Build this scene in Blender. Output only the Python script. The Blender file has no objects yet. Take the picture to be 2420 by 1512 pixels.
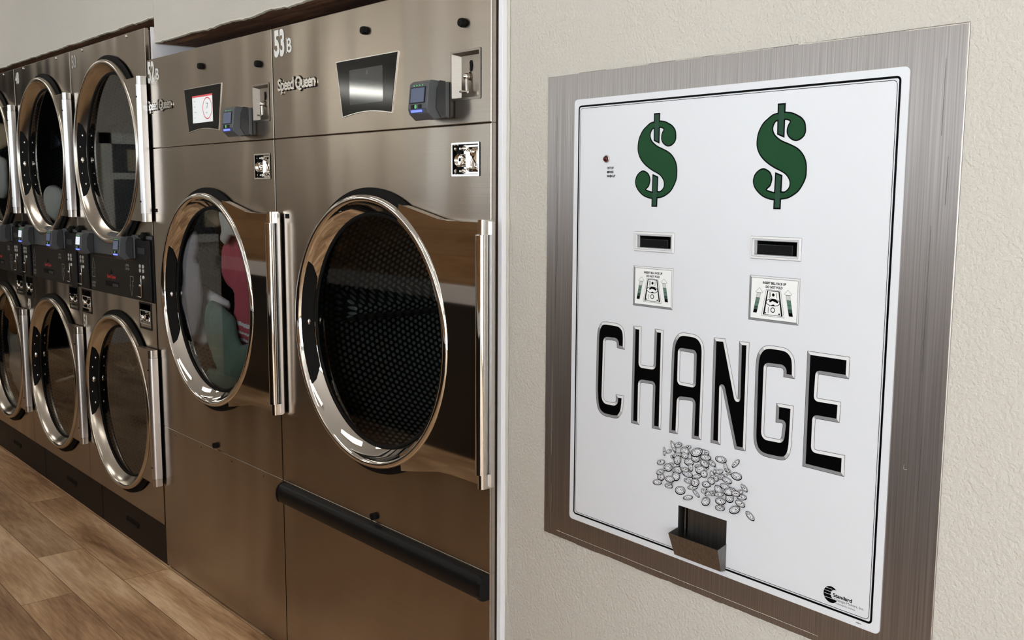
import bpy, bmesh, math, random
from mathutils import Vector, Matrix, noise
from mathutils.geometry import tessellate_polygon, delaunay_2d_cdt
random.seed(7)
SC = bpy.context.scene
COL = SC.collection
PI = math.pi

# ------------------------------------------------------------------ camera
CAM = Vector((0.0, -1.437, 1.465))
YAW, PITCH, ROLL = math.radians(41.2635), math.radians(-7.3723), math.radians(0.29133)
fw = Vector((-math.cos(YAW)*math.cos(PITCH), math.sin(YAW)*math.cos(PITCH), math.sin(PITCH)))
rt = fw.cross(Vector((0, 0, 1))).normalized(); up = rt.cross(fw)
r2 = rt*math.cos(ROLL) + up*math.sin(ROLL); u2 = -rt*math.sin(ROLL) + up*math.cos(ROLL)
cd = bpy.data.cameras.new('camera'); co = bpy.data.objects.new('camera', cd); COL.objects.link(co)
cd.sensor_width = 36; cd.lens = 2330.4/2420*36; cd.clip_start = 0.02
co.matrix_world = Matrix(((r2.x, u2.x, -fw.x, CAM.x), (r2.y, u2.y, -fw.y, CAM.y), (r2.z, u2.z, -fw.z, CAM.z), (0, 0, 0, 1)))
SC.camera = co

# ------------------------------------------------------------------ world, exposure
w = bpy.data.worlds.new('world'); SC.world = w; w.use_nodes = True
w.node_tree.nodes['Background'].inputs[0].default_value = (0.75, 0.85, 1, 1)
w.node_tree.nodes['Background'].inputs[1].default_value = 1.0
SC.view_settings.view_transform = 'Standard'; SC.view_settings.look = 'None'
SC.view_settings.gamma = 1; SC.view_settings.use_curve_mapping = False
SC.view_settings.exposure = -0.43
ROOM = (-9.6, 3.2, -5.6, 3.0)      # x0, x1, y0, ceiling height

def area(name, loc, rot, sx, sy, e, col):
    l = bpy.data.lights.new(name, 'AREA'); l.shape = 'RECTANGLE'; l.size = sx; l.size_y = sy; l.energy = e; l.color = col
    o = bpy.data.objects.new(name, l); COL.objects.link(o); o.location = loc; o.rotation_euler = rot
    return o
# daylight coming in through the shop windows behind the camera and on the right, plus an added low fill
area('window_daylight', (-3.5, -5.45, 1.75), (-PI/2, 0, 0), 11.6, 1.7, 128, (0.95, 0.98, 1))
area('door_daylight', (3.08, -2.8, 1.4), (0, PI/2, 0), 2.4, 2.6, 105, (0.95, 0.98, 1))
area('lower_wall_fill', (1.3, -5.45, 1.15), (-PI/2, 0, 0), 2.4, 2.1, 340, (0.88, 0.94, 1))  # added fill to lift the lower part of the wall

# ------------------------------------------------------------------ materials
def mat(name):
    m = bpy.data.materials.new(name); m.use_nodes = True
    return m, m.node_tree.nodes, m.node_tree.links, m.node_tree.nodes['Principled BSDF']
def simple(name, col, rough=.5, metal=0, spec=.5, bump=0, bscale=200, emis=None, estr=0):
    m, n, l, b = mat(name)
    b.inputs['Base Color'].default_value = (*col, 1); b.inputs['Roughness'].default_value = rough
    b.inputs['Metallic'].default_value = metal; b.inputs['Specular IOR Level'].default_value = spec
    tc = n.new('ShaderNodeTexCoord'); nz = n.new('ShaderNodeTexNoise'); nz.inputs['Scale'].default_value = bscale
    l.new(tc.outputs['Object'], nz.inputs['Vector'])
    if bump:
        bp = n.new('ShaderNodeBump'); bp.inputs['Strength'].default_value = bump; bp.inputs['Distance'].default_value = .001
        l.new(nz.outputs['Fac'], bp.inputs['Height']); l.new(bp.outputs['Normal'], b.inputs['Normal'])
    else:
        mr = n.new('ShaderNodeMapRange'); mr.inputs[3].default_value = rough*.93; mr.inputs[4].default_value = min(1, rough*1.07)
        l.new(nz.outputs['Fac'], mr.inputs[0]); l.new(mr.outputs[0], b.inputs['Roughness'])
    if emis:
        b.inputs['Emission Color'].default_value = (*emis, 1); b.inputs['Emission Strength'].default_value = estr
    return m
def steel(name, col, rough, aniso=.7, grain='h', wavy=.25, streak=.12):
    m, n, l, b = mat(name)
    tc = n.new('ShaderNodeTexCoord')
    mp = n.new('ShaderNodeMapping'); mp.inputs['Scale'].default_value = (3, 3, 420) if grain == 'h' else (420, 420, 3)
    nz = n.new('ShaderNodeTexNoise'); nz.inputs['Scale'].default_value = 1; nz.inputs['Detail'].default_value = 3
    l.new(tc.outputs['Object'], mp.inputs[0]); l.new(mp.outputs[0], nz.inputs['Vector'])
    mr = n.new('ShaderNodeMapRange'); mr.inputs[1].default_value = .3; mr.inputs[2].default_value = .7
    mr.inputs[3].default_value = 1-streak; mr.inputs[4].default_value = 1+streak
    l.new(nz.outputs['Fac'], mr.inputs[0])
    mx = n.new('ShaderNodeVectorMath'); mx.operation = 'SCALE'; mx.inputs[0].default_value = col
    l.new(mr.outputs[0], mx.inputs['Scale']); l.new(mx.outputs[0], b.inputs['Base Color'])
    b.inputs['Metallic'].default_value = 1; b.inputs['Roughness'].default_value = rough
    b.inputs['Anisotropic'].default_value = aniso
    tg = n.new('ShaderNodeCombineXYZ'); tg.inputs[2 if grain == 'h' else 0].default_value = 1
    l.new(tg.outputs[0], b.inputs['Tangent'])
    # the sheet is never quite flat: long shallow waves
    mp2 = n.new('ShaderNodeMapping'); mp2.inputs['Scale'].default_value = (4.3, 4.3, .8)
    n2 = n.new('ShaderNodeTexNoise'); n2.inputs['Scale'].default_value = 1; n2.inputs['Detail'].default_value = 1
    l.new(tc.outputs['Object'], mp2.inputs[0]); l.new(mp2.outputs[0], n2.inputs['Vector'])
    bp = n.new('ShaderNodeBump'); bp.inputs['Strength'].default_value = wavy; bp.inputs['Distance'].default_value = .02
    l.new(n2.outputs['Fac'], bp.inputs['Height']); l.new(bp.outputs['Normal'], b.inputs['Normal'])
    return m
def wood(name, cols, plank, rough, axis='x', spec=.5, grainscale=1.0):
    # planks run along X (or X too for vertical boards); columns: dark, mid, light
    m, n, l, b = mat(name)
    tc = n.new('ShaderNodeTexCoord')
    mp = n.new('ShaderNodeMapping')
    if axis == 'wall': mp.inputs['Rotation'].default_value = (PI/2, 0, 0)
    l.new(tc.outputs['Object'], mp.inputs[0])
    br = n.new('ShaderNodeTexBrick'); br.offset = .37; br.inputs['Scale'].default_value = 1
    br.inputs['Brick Width'].default_value = plank[0]; br.inputs['Row Height'].default_value = plank[1]
    br.inputs['Mortar Size'].default_value = .0012; br.inputs['Mortar Smooth'].default_value = 0
    br.inputs['Color1'].default_value = (.0, .0, .0, 1); br.inputs['Color2'].default_value = (1, 1, 1, 1); br.inputs['Mortar'].default_value = (.5, .5, .5, 1)
    br.inputs['Bias'].default_value = 0
    l.new(mp.outputs[0], br.inputs['Vector'])
    # shift the grain per plank
    sv = n.new('ShaderNodeVectorMath'); sv.operation = 'SCALE'; l.new(br.outputs['Color'], sv.inputs[0]); sv.inputs['Scale'].default_value = 7
    ad = n.new('ShaderNodeVectorMath'); ad.operation = 'ADD'; l.new(mp.outputs[0], ad.inputs[0]); l.new(sv.outputs[0], ad.inputs[1])
    m2 = n.new('ShaderNodeMapping'); m2.inputs['Scale'].default_value = (.95*grainscale, 5.0*grainscale, 1)
    l.new(ad.outputs[0], m2.inputs[0])
    nz = n.new('ShaderNodeTexNoise'); nz.inputs['Scale'].default_value = 1; nz.inputs['Detail'].default_value = 7; nz.inputs['Roughness'].default_value = .62; nz.inputs['Distortion'].default_value = .6
    l.new(m2.outputs[0], nz.inputs['Vector'])
    m3 = n.new('ShaderNodeMapping'); m3.inputs['Scale'].default_value = (9*grainscale, 110*grainscale, 1); l.new(ad.outputs[0], m3.inputs[0])
    n3 = n.new('ShaderNodeTexNoise'); n3.inputs['Scale'].default_value = 1; n3.inputs['Detail'].default_value = 4; l.new(m3.outputs[0], n3.inputs['Vector'])
    mm_ = n.new('ShaderNodeMix'); mm_.data_type = 'FLOAT'; mm_.inputs[0].default_value = .22
    l.new(nz.outputs['Fac'], mm_.inputs[2]); l.new(n3.outputs['Fac'], mm_.inputs[3])
    cr = n.new('ShaderNodeValToRGB'); e = cr.color_ramp.elements
    e[0].position = .33; e[0].color = (*cols[0], 1); e[1].position = .63; e[1].color = (*cols[2], 1)
    k = cr.color_ramp.elements.new(.5); k.color = (*cols[1], 1)
    l.new(mm_.outputs[0], cr.inputs[0])
    # plank to plank value change and dark joints
    hs = n.new('ShaderNodeHueSaturation'); l.new(cr.outputs[0], hs.inputs['Color'])
    mr = n.new('ShaderNodeMapRange'); mr.inputs[3].default_value = .86; mr.inputs[4].default_value = 1.14
    l.new(br.outputs['Color'], mr.inputs[0]); l.new(mr.outputs[0], hs.inputs['Value'])
    jm = n.new('ShaderNodeMix'); jm.data_type = 'RGBA'; l.new(br.outputs['Fac'], jm.inputs[0])
    l.new(hs.outputs[0], jm.inputs[6]); jm.inputs[7].default_value = (*[c*.8 for c in cols[0]], 1)
    l.new(jm.outputs[2], b.inputs['Base Color']); b.inputs['Roughness'].default_value = rough; b.inputs['Specular IOR Level'].default_value = spec
    bp = n.new('ShaderNodeBump'); bp.inputs['Strength'].default_value = .15; bp.inputs['Distance'].default_value = .0015
    l.new(mm_.outputs[0], bp.inputs['Height']); l.new(bp.outputs['Normal'], b.inputs['Normal'])
    return m
def plaster(name, col, col2=None):
    m, n, l, b = mat(name); tc = n.new('ShaderNodeTexCoord')
    n1 = n.new('ShaderNodeTexNoise'); n1.inputs['Scale'].default_value = 165; n1.inputs['Detail'].default_value = 3; n1.inputs['Roughness'].default_value = .5
    n2 = n.new('ShaderNodeTexNoise'); n2.inputs['Scale'].default_value = 1.4; n2.inputs['Detail'].default_value = 3
    l.new(tc.outputs['Object'], n1.inputs['Vector']); l.new(tc.outputs['Object'], n2.inputs['Vector'])
    cr = n.new('ShaderNodeValToRGB'); cr.color_ramp.elements[0].position = .3; cr.color_ramp.elements[1].position = .7
    cr.color_ramp.elements[0].color = (*[c*.95 for c in col], 1); cr.color_ramp.elements[1].color = (*col, 1)
    l.new(n2.outputs['Fac'], cr.inputs[0]); l.new(cr.outputs[0], b.inputs['Base Color'])
    b.inputs['Roughness'].default_value = .55; b.inputs['Specular IOR Level'].default_value = .35
    mr = n.new('ShaderNodeMapRange'); mr.inputs[1].default_value = .38; mr.inputs[2].default_value = .62
    l.new(n1.outputs['Fac'], mr.inputs[0])
    bp = n.new('ShaderNodeBump'); bp.inputs['Strength'].default_value = .42; bp.inputs['Distance'].default_value = .002
    l.new(mr.outputs[0], bp.inputs['Height']); l.new(bp.outputs['Normal'], b.inputs['Normal'])
    return m
def perforated(name, base, hole, pitch, metal=.7, rough=.45, cyl=None):
    # round holes on a staggered grid; flat: object X/Z. cyl: angle * radius and Y
    m, n, l, b = mat(name); tc = n.new('ShaderNodeTexCoord'); sp = n.new('ShaderNodeSeparateXYZ'); l.new(tc.outputs['Object'], sp.inputs[0])
    def mth(op, a, b_=None, c=None):
        q = n.new('ShaderNodeMath'); q.operation = op
        for i, v in enumerate((a, b_, c)):
            if v is None: continue
            if isinstance(v, (int, float)): q.inputs[i].default_value = v
            else: l.new(v, q.inputs[i])
        return q.outputs[0]
    if cyl:
        ang = mth('ARCTAN2', sp.outputs[2], sp.outputs[0]); u = mth('MULTIPLY', ang, cyl/pitch); v = mth('MULTIPLY', sp.outputs[1], 1/(pitch*.866))
    else:
        u = mth('MULTIPLY', sp.outputs[0], 1/pitch); v = mth('MULTIPLY', sp.outputs[2], 1/(pitch*.866))
    row = mth('FLOOR', v); odd = mth('MULTIPLY', mth('MODULO', mth('ABSOLUTE', row), 2), .5)
    fu = mth('SUBTRACT', mth('FRACT', mth('ADD', u, odd)), .5); fv = mth('MULTIPLY', mth('SUBTRACT', mth('FRACT', v), .5), .866)
    d = mth('SQRT', mth('ADD', mth('MULTIPLY', fu, fu), mth('MULTIPLY', fv, fv)))
    mr = n.new('ShaderNodeMapRange'); mr.inputs[1].default_value = .27; mr.inputs[2].default_value = .34; l.new(d, mr.inputs[0])
    mx = n.new('ShaderNodeMix'); mx.data_type = 'RGBA'; l.new(mr.outputs[0], mx.inputs[0])
    mx.inputs[6].default_value = (*hole, 1); mx.inputs[7].default_value = (*base, 1)
    l.new(mx.outputs[2], b.inputs['Base Color']); b.inputs['Roughness'].default_value = rough
    ml = mth('MULTIPLY', mr.outputs[0], metal); l.new(ml, b.inputs['Metallic'])
    return m
def glass(name, tint, refl):
    m, n, l, b = mat(name); n.remove(b)
    out = n['Material Output']; tr = n.new('ShaderNodeBsdfTransparent'); tr.inputs[0].default_value = (*tint, 1)
    gl = n.new('ShaderNodeBsdfGlossy'); gl.inputs['Roughness'].default_value = .02; gl.inputs[0].default_value = (1, 1, 1, 1)
    fr = n.new('ShaderNodeFresnel'); fr.inputs[0].default_value = refl
    mx = n.new('ShaderNodeMixShader'); l.new(fr.outputs[0], mx.inputs[0]); l.new(tr.outputs[0], mx.inputs[1]); l.new(gl.outputs[0], mx.inputs[2])
    l.new(mx.outputs[0], out.inputs[0])
    return m
def cloth_mat(name, col):
    m = simple(name, col, .9, 0, .2, .6, 350); return m

M = dict(
 steel=steel('brushed_stainless', (.375, .325, .275), .25, .82, wavy=.62, streak=.045),
 steel_dull=steel('brushed_stainless_dull', (.355, .310, .265), .36, .7, wavy=.4, streak=.045),
 door_steel=steel('satin_door_steel', (.60, .56, .50), .20, .3, wavy=.1, streak=.05),
 frame_steel=steel('frame_stainless', (.38, .35, .335), .40, .35, 'v', wavy=.10, streak=.22),
 cup=steel('coin_cup_steel', (.21, .205, .20), .38, .3, 'v', wavy=.2, streak=.2),
 chrome=simple('chrome', (.72, .70, .67), .035, 1, .5, 0, 3),
 alu=simple('aluminium_handle', (.74, .73, .73), .33, 1, .5, 0, 60),
 alu_end=simple('handle_end_cap', (.62, .60, .57), .25, 1, .5, 0, 60),
 black=simple('black_plastic', (.005, .005, .006), .40, 0, .2),
 matte_black=simple('black_rubber', (.006, .006, .006), .75, 0, .15),
 blackgloss=simple('black_glass', (.003, .003, .003), .10, 0, .12),
 panelblack=simple('control_panel_black', (.010, .009, .008), .45, 0, .25),
 grey_plastic=simple('reader_grey', (.075, .082, .09), .42),
 grey_dark=simple('reader_dark', (.03, .032, .036), .4),
 screen_blue=simple('reader_screen', (.03, .04, .07), .12, emis=(.35, .42, .62), estr=.28),
 screen_lit=simple('reader_screen_lit', (.5, .55, .6), .12, emis=(.85, .92, 1), estr=.9),
 blue_led=simple('blue_led', (.02, .03, .6), .2, emis=(.15, .2, 1), estr=2.5),
 green_led=simple('green_led', (.05, .3, .08), .3, emis=(.2, .8, .3), estr=.4),
 lcd=simple('lcd_white', (.6, .62, .62), .25, emis=(.82, .86, .87), estr=.62),
 lcd_dim=simple('lcd_dim', (.030, .033, .037), .06, 0, .6),
 lcd_red=simple('lcd_red', (.5, .05, .06), .3, emis=(.65, .08, .1), estr=.5),
 ink_grey=simple('lcd_ink', (.12, .12, .13), .4),
 white_ink=simple('white_vinyl', (.80, .79, .76), .5),
 faded_ink=simple('faded_vinyl', (.42, .41, .38), .5),
 button=simple('button_white', (.55, .55, .53), .5),
 red_ink=simple('red_ink', (.55, .03, .03), .5),
 redline=simple('red_line', (.12, .02, .015), .5),
 kick=simple('dark_kick_panel', (.011, .007, .005), .55, 0, .25),
 face=simple('white_enamel', (.715, .735, .77), .30, 0, .4, 0, 300),
 card=simple('printed_card', (.86, .88, .87), .4),
 ink=simple('black_ink', (.0015, .0015, .002), .35, 0, .06),
 green=simple('green_ink', (.010, .058, .020), .4, 0, .15),
 green_bar=simple('grey_green_ink', (.022, .062, .038), .4, 0, .15),
 g1=simple('arrow_green_light', (.26, .38, .32), .4), g2=simple('arrow_green', (.10, .19, .15), .4), g3=simple('arrow_green_dark', (.02, .06, .045), .4),
 g0=simple('arrow_grey', (.60, .62, .60), .4),
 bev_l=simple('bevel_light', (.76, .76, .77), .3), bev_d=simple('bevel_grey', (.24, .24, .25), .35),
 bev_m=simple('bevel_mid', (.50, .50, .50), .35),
 red_lens=simple('red_lens', (.06, .003, .004), .15),
 wall=plaster('painted_plaster', (.585, .552, .495)),
 wall_white=simple('white_paint', (.80, .78, .80), .5, bump=.3, bscale=40),
 cream=simple('cream_paint', (.62, .59, .50), .5, bump=.4, bscale=90),
 trimwhite=simple('white_trim', (.85, .86, .90), .35),
 ceil=simple('ceiling_tile', (.72, .70, .66), .8, bump=.3, bscale=60),
 rough_wood=wood('raw_cut_timber', ((.06, .025, .013), (.17, .075, .035), (.34, .17, .08)), (9, .09), .8, grainscale=2),
 floor=wood('vinyl_plank_floor', ((.20, .095, .044), (.56, .35, .195), (.84, .61, .39)), (1.22, .18), .42, spec=.35),
 pine=wood('knotty_pine_board', ((.20, .10, .04), (.36, .20, .09), (.46, .28, .14)), (2.4, .14), .45, 'wall'),
 dark_cab=simple('dark_laminate', (.012, .010, .009), .35),
 glass=glass('door_glass', (.94, .96, .96), 1.45),
 tinted=glass('tinted_door_glass', (.84, .87, .88), 1.40),
 drum_back=perforated('drum_perforated_back', (.12, .15, .175), (.010, .012, .014), .016),
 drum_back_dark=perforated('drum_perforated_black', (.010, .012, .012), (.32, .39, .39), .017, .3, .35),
 drum=simple('drum_steel', (.10, .115, .13), .4, .7),
 lamp=simple('lamp_diffuser', (.9, .9, .88), .5, emis=(1, .95, .87), estr=7.2),
 tube_glow=simple('tube_glow', (.9, .9, .88), .5, emis=(1, .97, .9), estr=22),
 pane=simple('window_daylight_pane', (.7, .8, .9), .3, emis=(.86, .93, 1), estr=1.15),
 cork=simple('pinned_papers', (.55, .50, .36), .7),
 wframe=simple('window_frame_white', (.74, .77, .72), .5),
)

# ------------------------------------------------------------------ mesh helpers
class MB:
    """collects shapes of one mesh"""
    def __init__(s): s.v = []; s.f = []; s.mi = []
    def add(s, vs, fs, mi=0):
        k = len(s.v); s.v += [tuple(v) for v in vs]
        for f in fs: s.f.append([k+i for i in f]); s.mi.append(mi)
        return s
    def box(s, x0, x1, y0, y1, z0, z1, mi=0):
        return s.add([(x0,y0,z0),(x1,y0,z0),(x1,y1,z0),(x0,y1,z0),(x0,y0,z1),(x1,y0,z1),(x1,y1,z1),(x0,y1,z1)],
            [(0,1,5,4),(1,2,6,5),(2,3,7,6),(3,0,4,7),(4,5,6,7),(3,2,1,0)], mi)
    def hexa(s, bot, top, mi=0):
        return s.add(list(bot)+list(top), [(0,1,5,4),(1,2,6,5),(2,3,7,6),(3,0,4,7),(4,5,6,7),(3,2,1,0)], mi)
    def prism(s, poly, y0, y1, mi=0, back=True):
        """polygon in XZ, from y1 (front, smaller y) to y0"""
        n = len(poly); fr = [(p[0], y1, p[1]) for p in poly]; bk = [(p[0], y0, p[1]) for p in poly]
        tr = tessellate_polygon([[Vector((p[0], p[1], 0)) for p in poly]])
        k = len(s.v); s.v += fr+bk
        for t in tr:
            s.f.append([k+i for i in t]); s.mi.append(mi)
            if back: s.f.append([k+n+i for i in reversed(t)]); s.mi.append(mi)
        for i in range(n): j = (i+1) % n; s.f.append([k+i, k+j, k+n+j, k+n+i]); s.mi.append(mi)
        return s
    def flat(s, polys, y, mi=0):
        """flat printed shape in XZ (outer, holes...)"""
        vs = [[Vector((p[0], p[1], 0)) for p in q] for q in polys]; tr = tessellate_polygon(vs)
        al = [p for q in polys for p in q]; k = len(s.v); s.v += [(p[0], y, p[1]) for p in al]
        for t in tr: s.f.append([k+i for i in t]); s.mi.append(mi)
        return s
    def band(s, a, b, y, mi=0, closed=True):
        """strip between two outlines with equal counts"""
        n = len(a); k = len(s.v); s.v += [(p[0], y, p[1]) for p in a]+[(p[0], y, p[1]) for p in b]
        for i in range(n if closed else n-1):
            j = (i+1) % n; m_ = mi(i) if callable(mi) else mi
            s.f.append([k+i, k+j, k+n+j, k+n+i]); s.mi.append(m_)
        return s
    def lathe(s, cx, cz, prof, N=72, mi=0, a0=0, a1=2*PI):
        """profile [(r, y)] turned about the Y axis through cx, cz"""
        full = abs(a1-a0-2*PI) < 1e-6; n = N if full else N+1; k = len(s.v)
        for r, y in prof:
            for i in range(n):
                t = a0+(a1-a0)*i/N; s.v.append((cx+r*math.cos(t), y, cz+r*math.sin(t)))
        for j in range(len(prof)-1):
            for i in range(N if full else N):
                i2 = (i+1) % n if full else i+1
                m_ = mi[j] if isinstance(mi, (list, tuple)) else mi
                s.f.append([k+j*n+i, k+j*n+i2, k+(j+1)*n+i2, k+(j+1)*n+i]); s.mi.append(m_)
        return s
    def disc(s, cx, cz, r, y, N=48, mi=0):
        k = len(s.v); s.v += [(cx+r*math.cos(2*PI*i/N), y, cz+r*math.sin(2*PI*i/N)) for i in range(N)]
        s.f.append([k+i for i in range(N)]); s.mi.append(mi); return s
    def tube(s, pts, r, N=10, mi=0, caps=True):
        pts = [Vector(p) for p in pts]; rings = []
        for i, p in enumerate(pts):
            d = (pts[min(i+1, len(pts)-1)]-pts[max(i-1, 0)]).normalized()
            a = d.cross(Vector((0, 0, 1))) if abs(d.z) < .9 else d.cross(Vector((1, 0, 0))); a.normalize(); b = d.cross(a)
            k = len(s.v); s.v += [tuple(p+(a*math.cos(2*PI*q/N)+b*math.sin(2*PI*q/N))*r) for q in range(N)]; rings.append(k)
        for i in range(len(rings)-1):
            for q in range(N):
                q2 = (q+1) % N; s.f.append([rings[i]+q, rings[i]+q2, rings[i+1]+q2, rings[i+1]+q]); s.mi.append(mi)
        if caps:
            s.f.append([rings[0]+q for q in range(N)]); s.mi.append(mi)
            s.f.append([rings[-1]+q for q in reversed(range(N))]); s.mi.append(mi)
        return s
    def ball(s, c, r, mi=0, N=16, K=10, sc=(1,1,1)):
        k = len(s.v)
        for j in range(K+1):
            t = PI*j/K
            for i in range(N):
                p = 2*PI*i/N; s.v.append((c[0]+r*sc[0]*math.sin(t)*math.cos(p), c[1]+r*sc[1]*math.sin(t)*math.sin(p), c[2]+r*sc[2]*math.cos(t)))
        for j in range(K):
            for i in range(N):
                i2 = (i+1) % N; s.f.append([k+j*N+i, k+j*N+i2, k+(j+1)*N+i2, k+(j+1)*N+i]); s.mi.append(mi)
        return s
    def build(s, name, mats, parent=None, smooth=False, bevel=0, recalc=True, auto=None):
        me = bpy.data.meshes.new(name); me.from_pydata(s.v, [], s.f)
        if not isinstance(mats, (list, tuple)): mats = [mats]
        for m_ in mats: me.materials.append(M[m_] if isinstance(m_, str) else m_)
        for p, i in zip(me.polygons, s.mi): p.material_index = i
        if recalc:
            bm = bmesh.new(); bm.from_mesh(me); bmesh.ops.remove_doubles(bm, verts=bm.verts, dist=1e-6) if recalc != 'nodbl' else None
            bmesh.ops.recalc_face_normals(bm, faces=bm.faces); bm.to_mesh(me); bm.free()
        o = bpy.data.objects.new(name, me); COL.objects.link(o)
        if parent: o.parent = parent
        if smooth:
            for p in me.polygons: p.use_smooth = True
            if auto is not None:
                me.set_sharp_from_angle(angle=math.radians(auto))
        if bevel:
            md = o.modifiers.new('bevel', 'BEVEL'); md.width = bevel; md.segments = 2; md.limit_method = 'ANGLE'; md.angle_limit = math.radians(40)
        return o
def split_build(mb, name, mats, parent=None, **kw):
    """every loose piece of the collected shapes becomes an object of its own"""
    par = list(range(len(mb.v)))
    def find(i):
        while par[i] != i: par[i] = par[par[i]]; i = par[i]
        return i
    for f in mb.f:
        for i in f[1:]: par[find(i)] = find(f[0])
    groups = {}
    for f, m_ in zip(mb.f, mb.mi): groups.setdefault(find(f[0]), []).append((f, m_))
    out = []
    for g in groups.values():
        q = MB(); ids = {}
        for f, m_ in g:
            nf = []
            for i in f:
                if i not in ids: ids[i] = len(q.v); q.v.append(mb.v[i])
                nf.append(ids[i])
            q.f.append(nf); q.mi.append(m_)
        out.append(q.build(name, mats, parent, **kw))
    return out
def empty(name, loc, label, cat, group=None, rz=0):
    o = bpy.data.objects.new(name, None); COL.objects.link(o); o.location = loc; o.rotation_euler = (0, 0, rz)
    o.empty_display_size = .1; tag(o, label, cat, group); return o
def tag(o, label=None, cat=None, group=None, kind=None):
    if label: o['label'] = label
    if cat: o['category'] = cat
    if group: o['group'] = group
    if kind: o['kind'] = kind
    return o
def struct(o, label=None): o['kind'] = 'structure'; 
def circle(cx, cz, r, N=48, a0=0, a1=2*PI): return [(cx+r*math.cos(a0+(a1-a0)*i/N), cz+r*math.sin(a0+(a1-a0)*i/N)) for i in range(N)]
def rrect(x0, x1, z0, z1, r, n=6):
    p = []
    for cx, cz, a in ((x1-r, z1-r, 0), (x0+r, z1-r, 90), (x0+r, z0+r, 180), (x1-r, z0+r, 270)):
        for i in range(n+1): t = math.radians(a+90*i/n); p.append((cx+r*math.cos(t), cz+r*math.sin(t)))
    return p
def inset(poly, d):
    """mitred offset to the inside of a closed outline"""
    A = sum(poly[i][0]*poly[(i+1) % len(poly)][1]-poly[(i+1) % len(poly)][0]*poly[i][1] for i in range(len(poly)))
    sg = 1 if A > 0 else -1; n = len(poly); out = []
    for i in range(n):
        a, b, c = Vector(poly[i-1]), Vector(poly[i]), Vector(poly[(i+1) % n])
        e1 = (b-a).normalized(); e2 = (c-b).normalized(); n1 = Vector((-e1.y, e1.x))*sg; n2 = Vector((-e2.y, e2.x))*sg
        m_ = (n1+n2); L = m_.length
        if L < 1e-6: out.append(tuple(b+n1*d)); continue
        m_ /= L; k = d/max(.35, m_.dot(n1)); out.append(tuple(b+m_*k))
    return out
def smooth_closed(p, n=4):
    out = []
    for i in range(len(p)):
        p0, p1, p2, p3 = (Vector(p[(i+k) % len(p)]) for k in (-1, 0, 1, 2))
        for j in range(n):
            t = j/n; out.append(tuple(.5*((2*p1)+(p2-p0)*t+(2*p0-5*p1+4*p2-p3)*t*t+(3*p1-p0-3*p2+p3)*t**3)))
    return out
def panel_faces(mb, x0, x1, z0, z1, y, rects=(), circ=None, N=96, mi=0):
    """sheet in the XZ plane with rectangular holes and one round hole"""
    hs = list(rects)
    if circ: cx, cz, r = circ; q = r*1.06; sq = (cx-q, cx+q, cz-q, cz+q); hs.append(sq)
    xs = sorted({x0, x1, *[h[0] for h in hs], *[h[1] for h in hs]}); zs = sorted({z0, z1, *[h[2] for h in hs], *[h[3] for h in hs]})
    xs = [x for x in xs if x0 <= x <= x1]; zs = [z for z in zs if z0 <= z <= z1]
    for i in range(len(xs)-1):
        for j in range(len(zs)-1):
            mx, mz = (xs[i]+xs[i+1])/2, (zs[j]+zs[j+1])/2
            if any(h[0] < mx < h[1] and h[2] < mz < h[3] for h in hs): continue
            mb.add([(xs[i], y, zs[j]), (xs[i+1], y, zs[j]), (xs[i+1], y, zs[j+1]), (xs[i], y, zs[j+1])], [(0, 1, 2, 3)], mi)
    if circ:
        a = []; b = []
        for i in range(N):
            t = 2*PI*i/N+PI/4; c, s_ = math.cos(t), math.sin(t); k = q/max(abs(c), abs(s_))
            a.append((cx+r*c, cz+r*s_)); b.append((cx+k*c, cz+k*s_))
        mb.band(a, b, y, mi)
        mb.lathe(cx, cz, [(r, y), (r, y+.02)], N, mi)      # folded-in rim of the hole
    for h in rects:
        mb.add([(h[0], y, h[2]), (h[1], y, h[2]), (h[1], y, h[3]), (h[0], y, h[3]), (h[0], y+.004, h[2]), (h[1], y+.004, h[2]), (h[1], y+.004, h[3]), (h[0], y+.004, h[3])],
               [(0, 1, 5, 4), (1, 2, 6, 5), (2, 3, 7, 6), (3, 0, 4, 7)], mi)
    return mb
def text(s, name, size, mats, parent, x, y, z, xs=1.0, bold=0.0, align='LEFT', depth=0.0, spacing=1.0, ysc=1.0):
    """lettering in the XZ plane, baseline at z"""
    cu = bpy.data.curves.new(name, 'FONT'); cu.body = s; cu.size = size; cu.offset = bold; cu.align_x = align; cu.extrude = depth/2; cu.space_character = spacing
    cu.resolution_u = 4
    t = bpy.data.objects.new(name, cu); COL.objects.link(t); bpy.context.view_layer.update()
    me = bpy.data.meshes.new_from_object(t.evaluated_get(bpy.context.evaluated_depsgraph_get()))
    bpy.data.objects.remove(t); me.name = name
    for v in me.vertices: v.co = (x+v.co.x*xs, y-depth/2-v.co.z, z+v.co.y*ysc)
    me.materials.clear(); me.materials.append(M[mats])
    for p in me.polygons: p.material_index = 0
    o = bpy.data.objects.new(name, me); COL.objects.link(o)
    if parent: o.parent = parent
    return o
def join(objs, name):
    """merge freshly made lettering meshes into one mesh object"""
    bm = bmesh.new(); mats = []; 
    for o in objs:
        off = {}
        for i, m_ in enumerate(o.data.materials):
            if m_ not in mats: mats.append(m_)
            off[i] = mats.index(m_)
        k = len(bm.faces); bm.from_mesh(o.data); bm.faces.ensure_lookup_table()
        for f in bm.faces[k:]: f.material_index = off.get(f.material_index, 0)
    me = bpy.data.meshes.new(name); bm.to_mesh(me); bm.free()
    for m_ in mats: me.materials.append(m_)
    r = bpy.data.objects.new(name, me); COL.objects.link(r); r.parent = objs[0].parent
    for o in objs: bpy.data.objects.remove(o)
    return r

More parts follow.
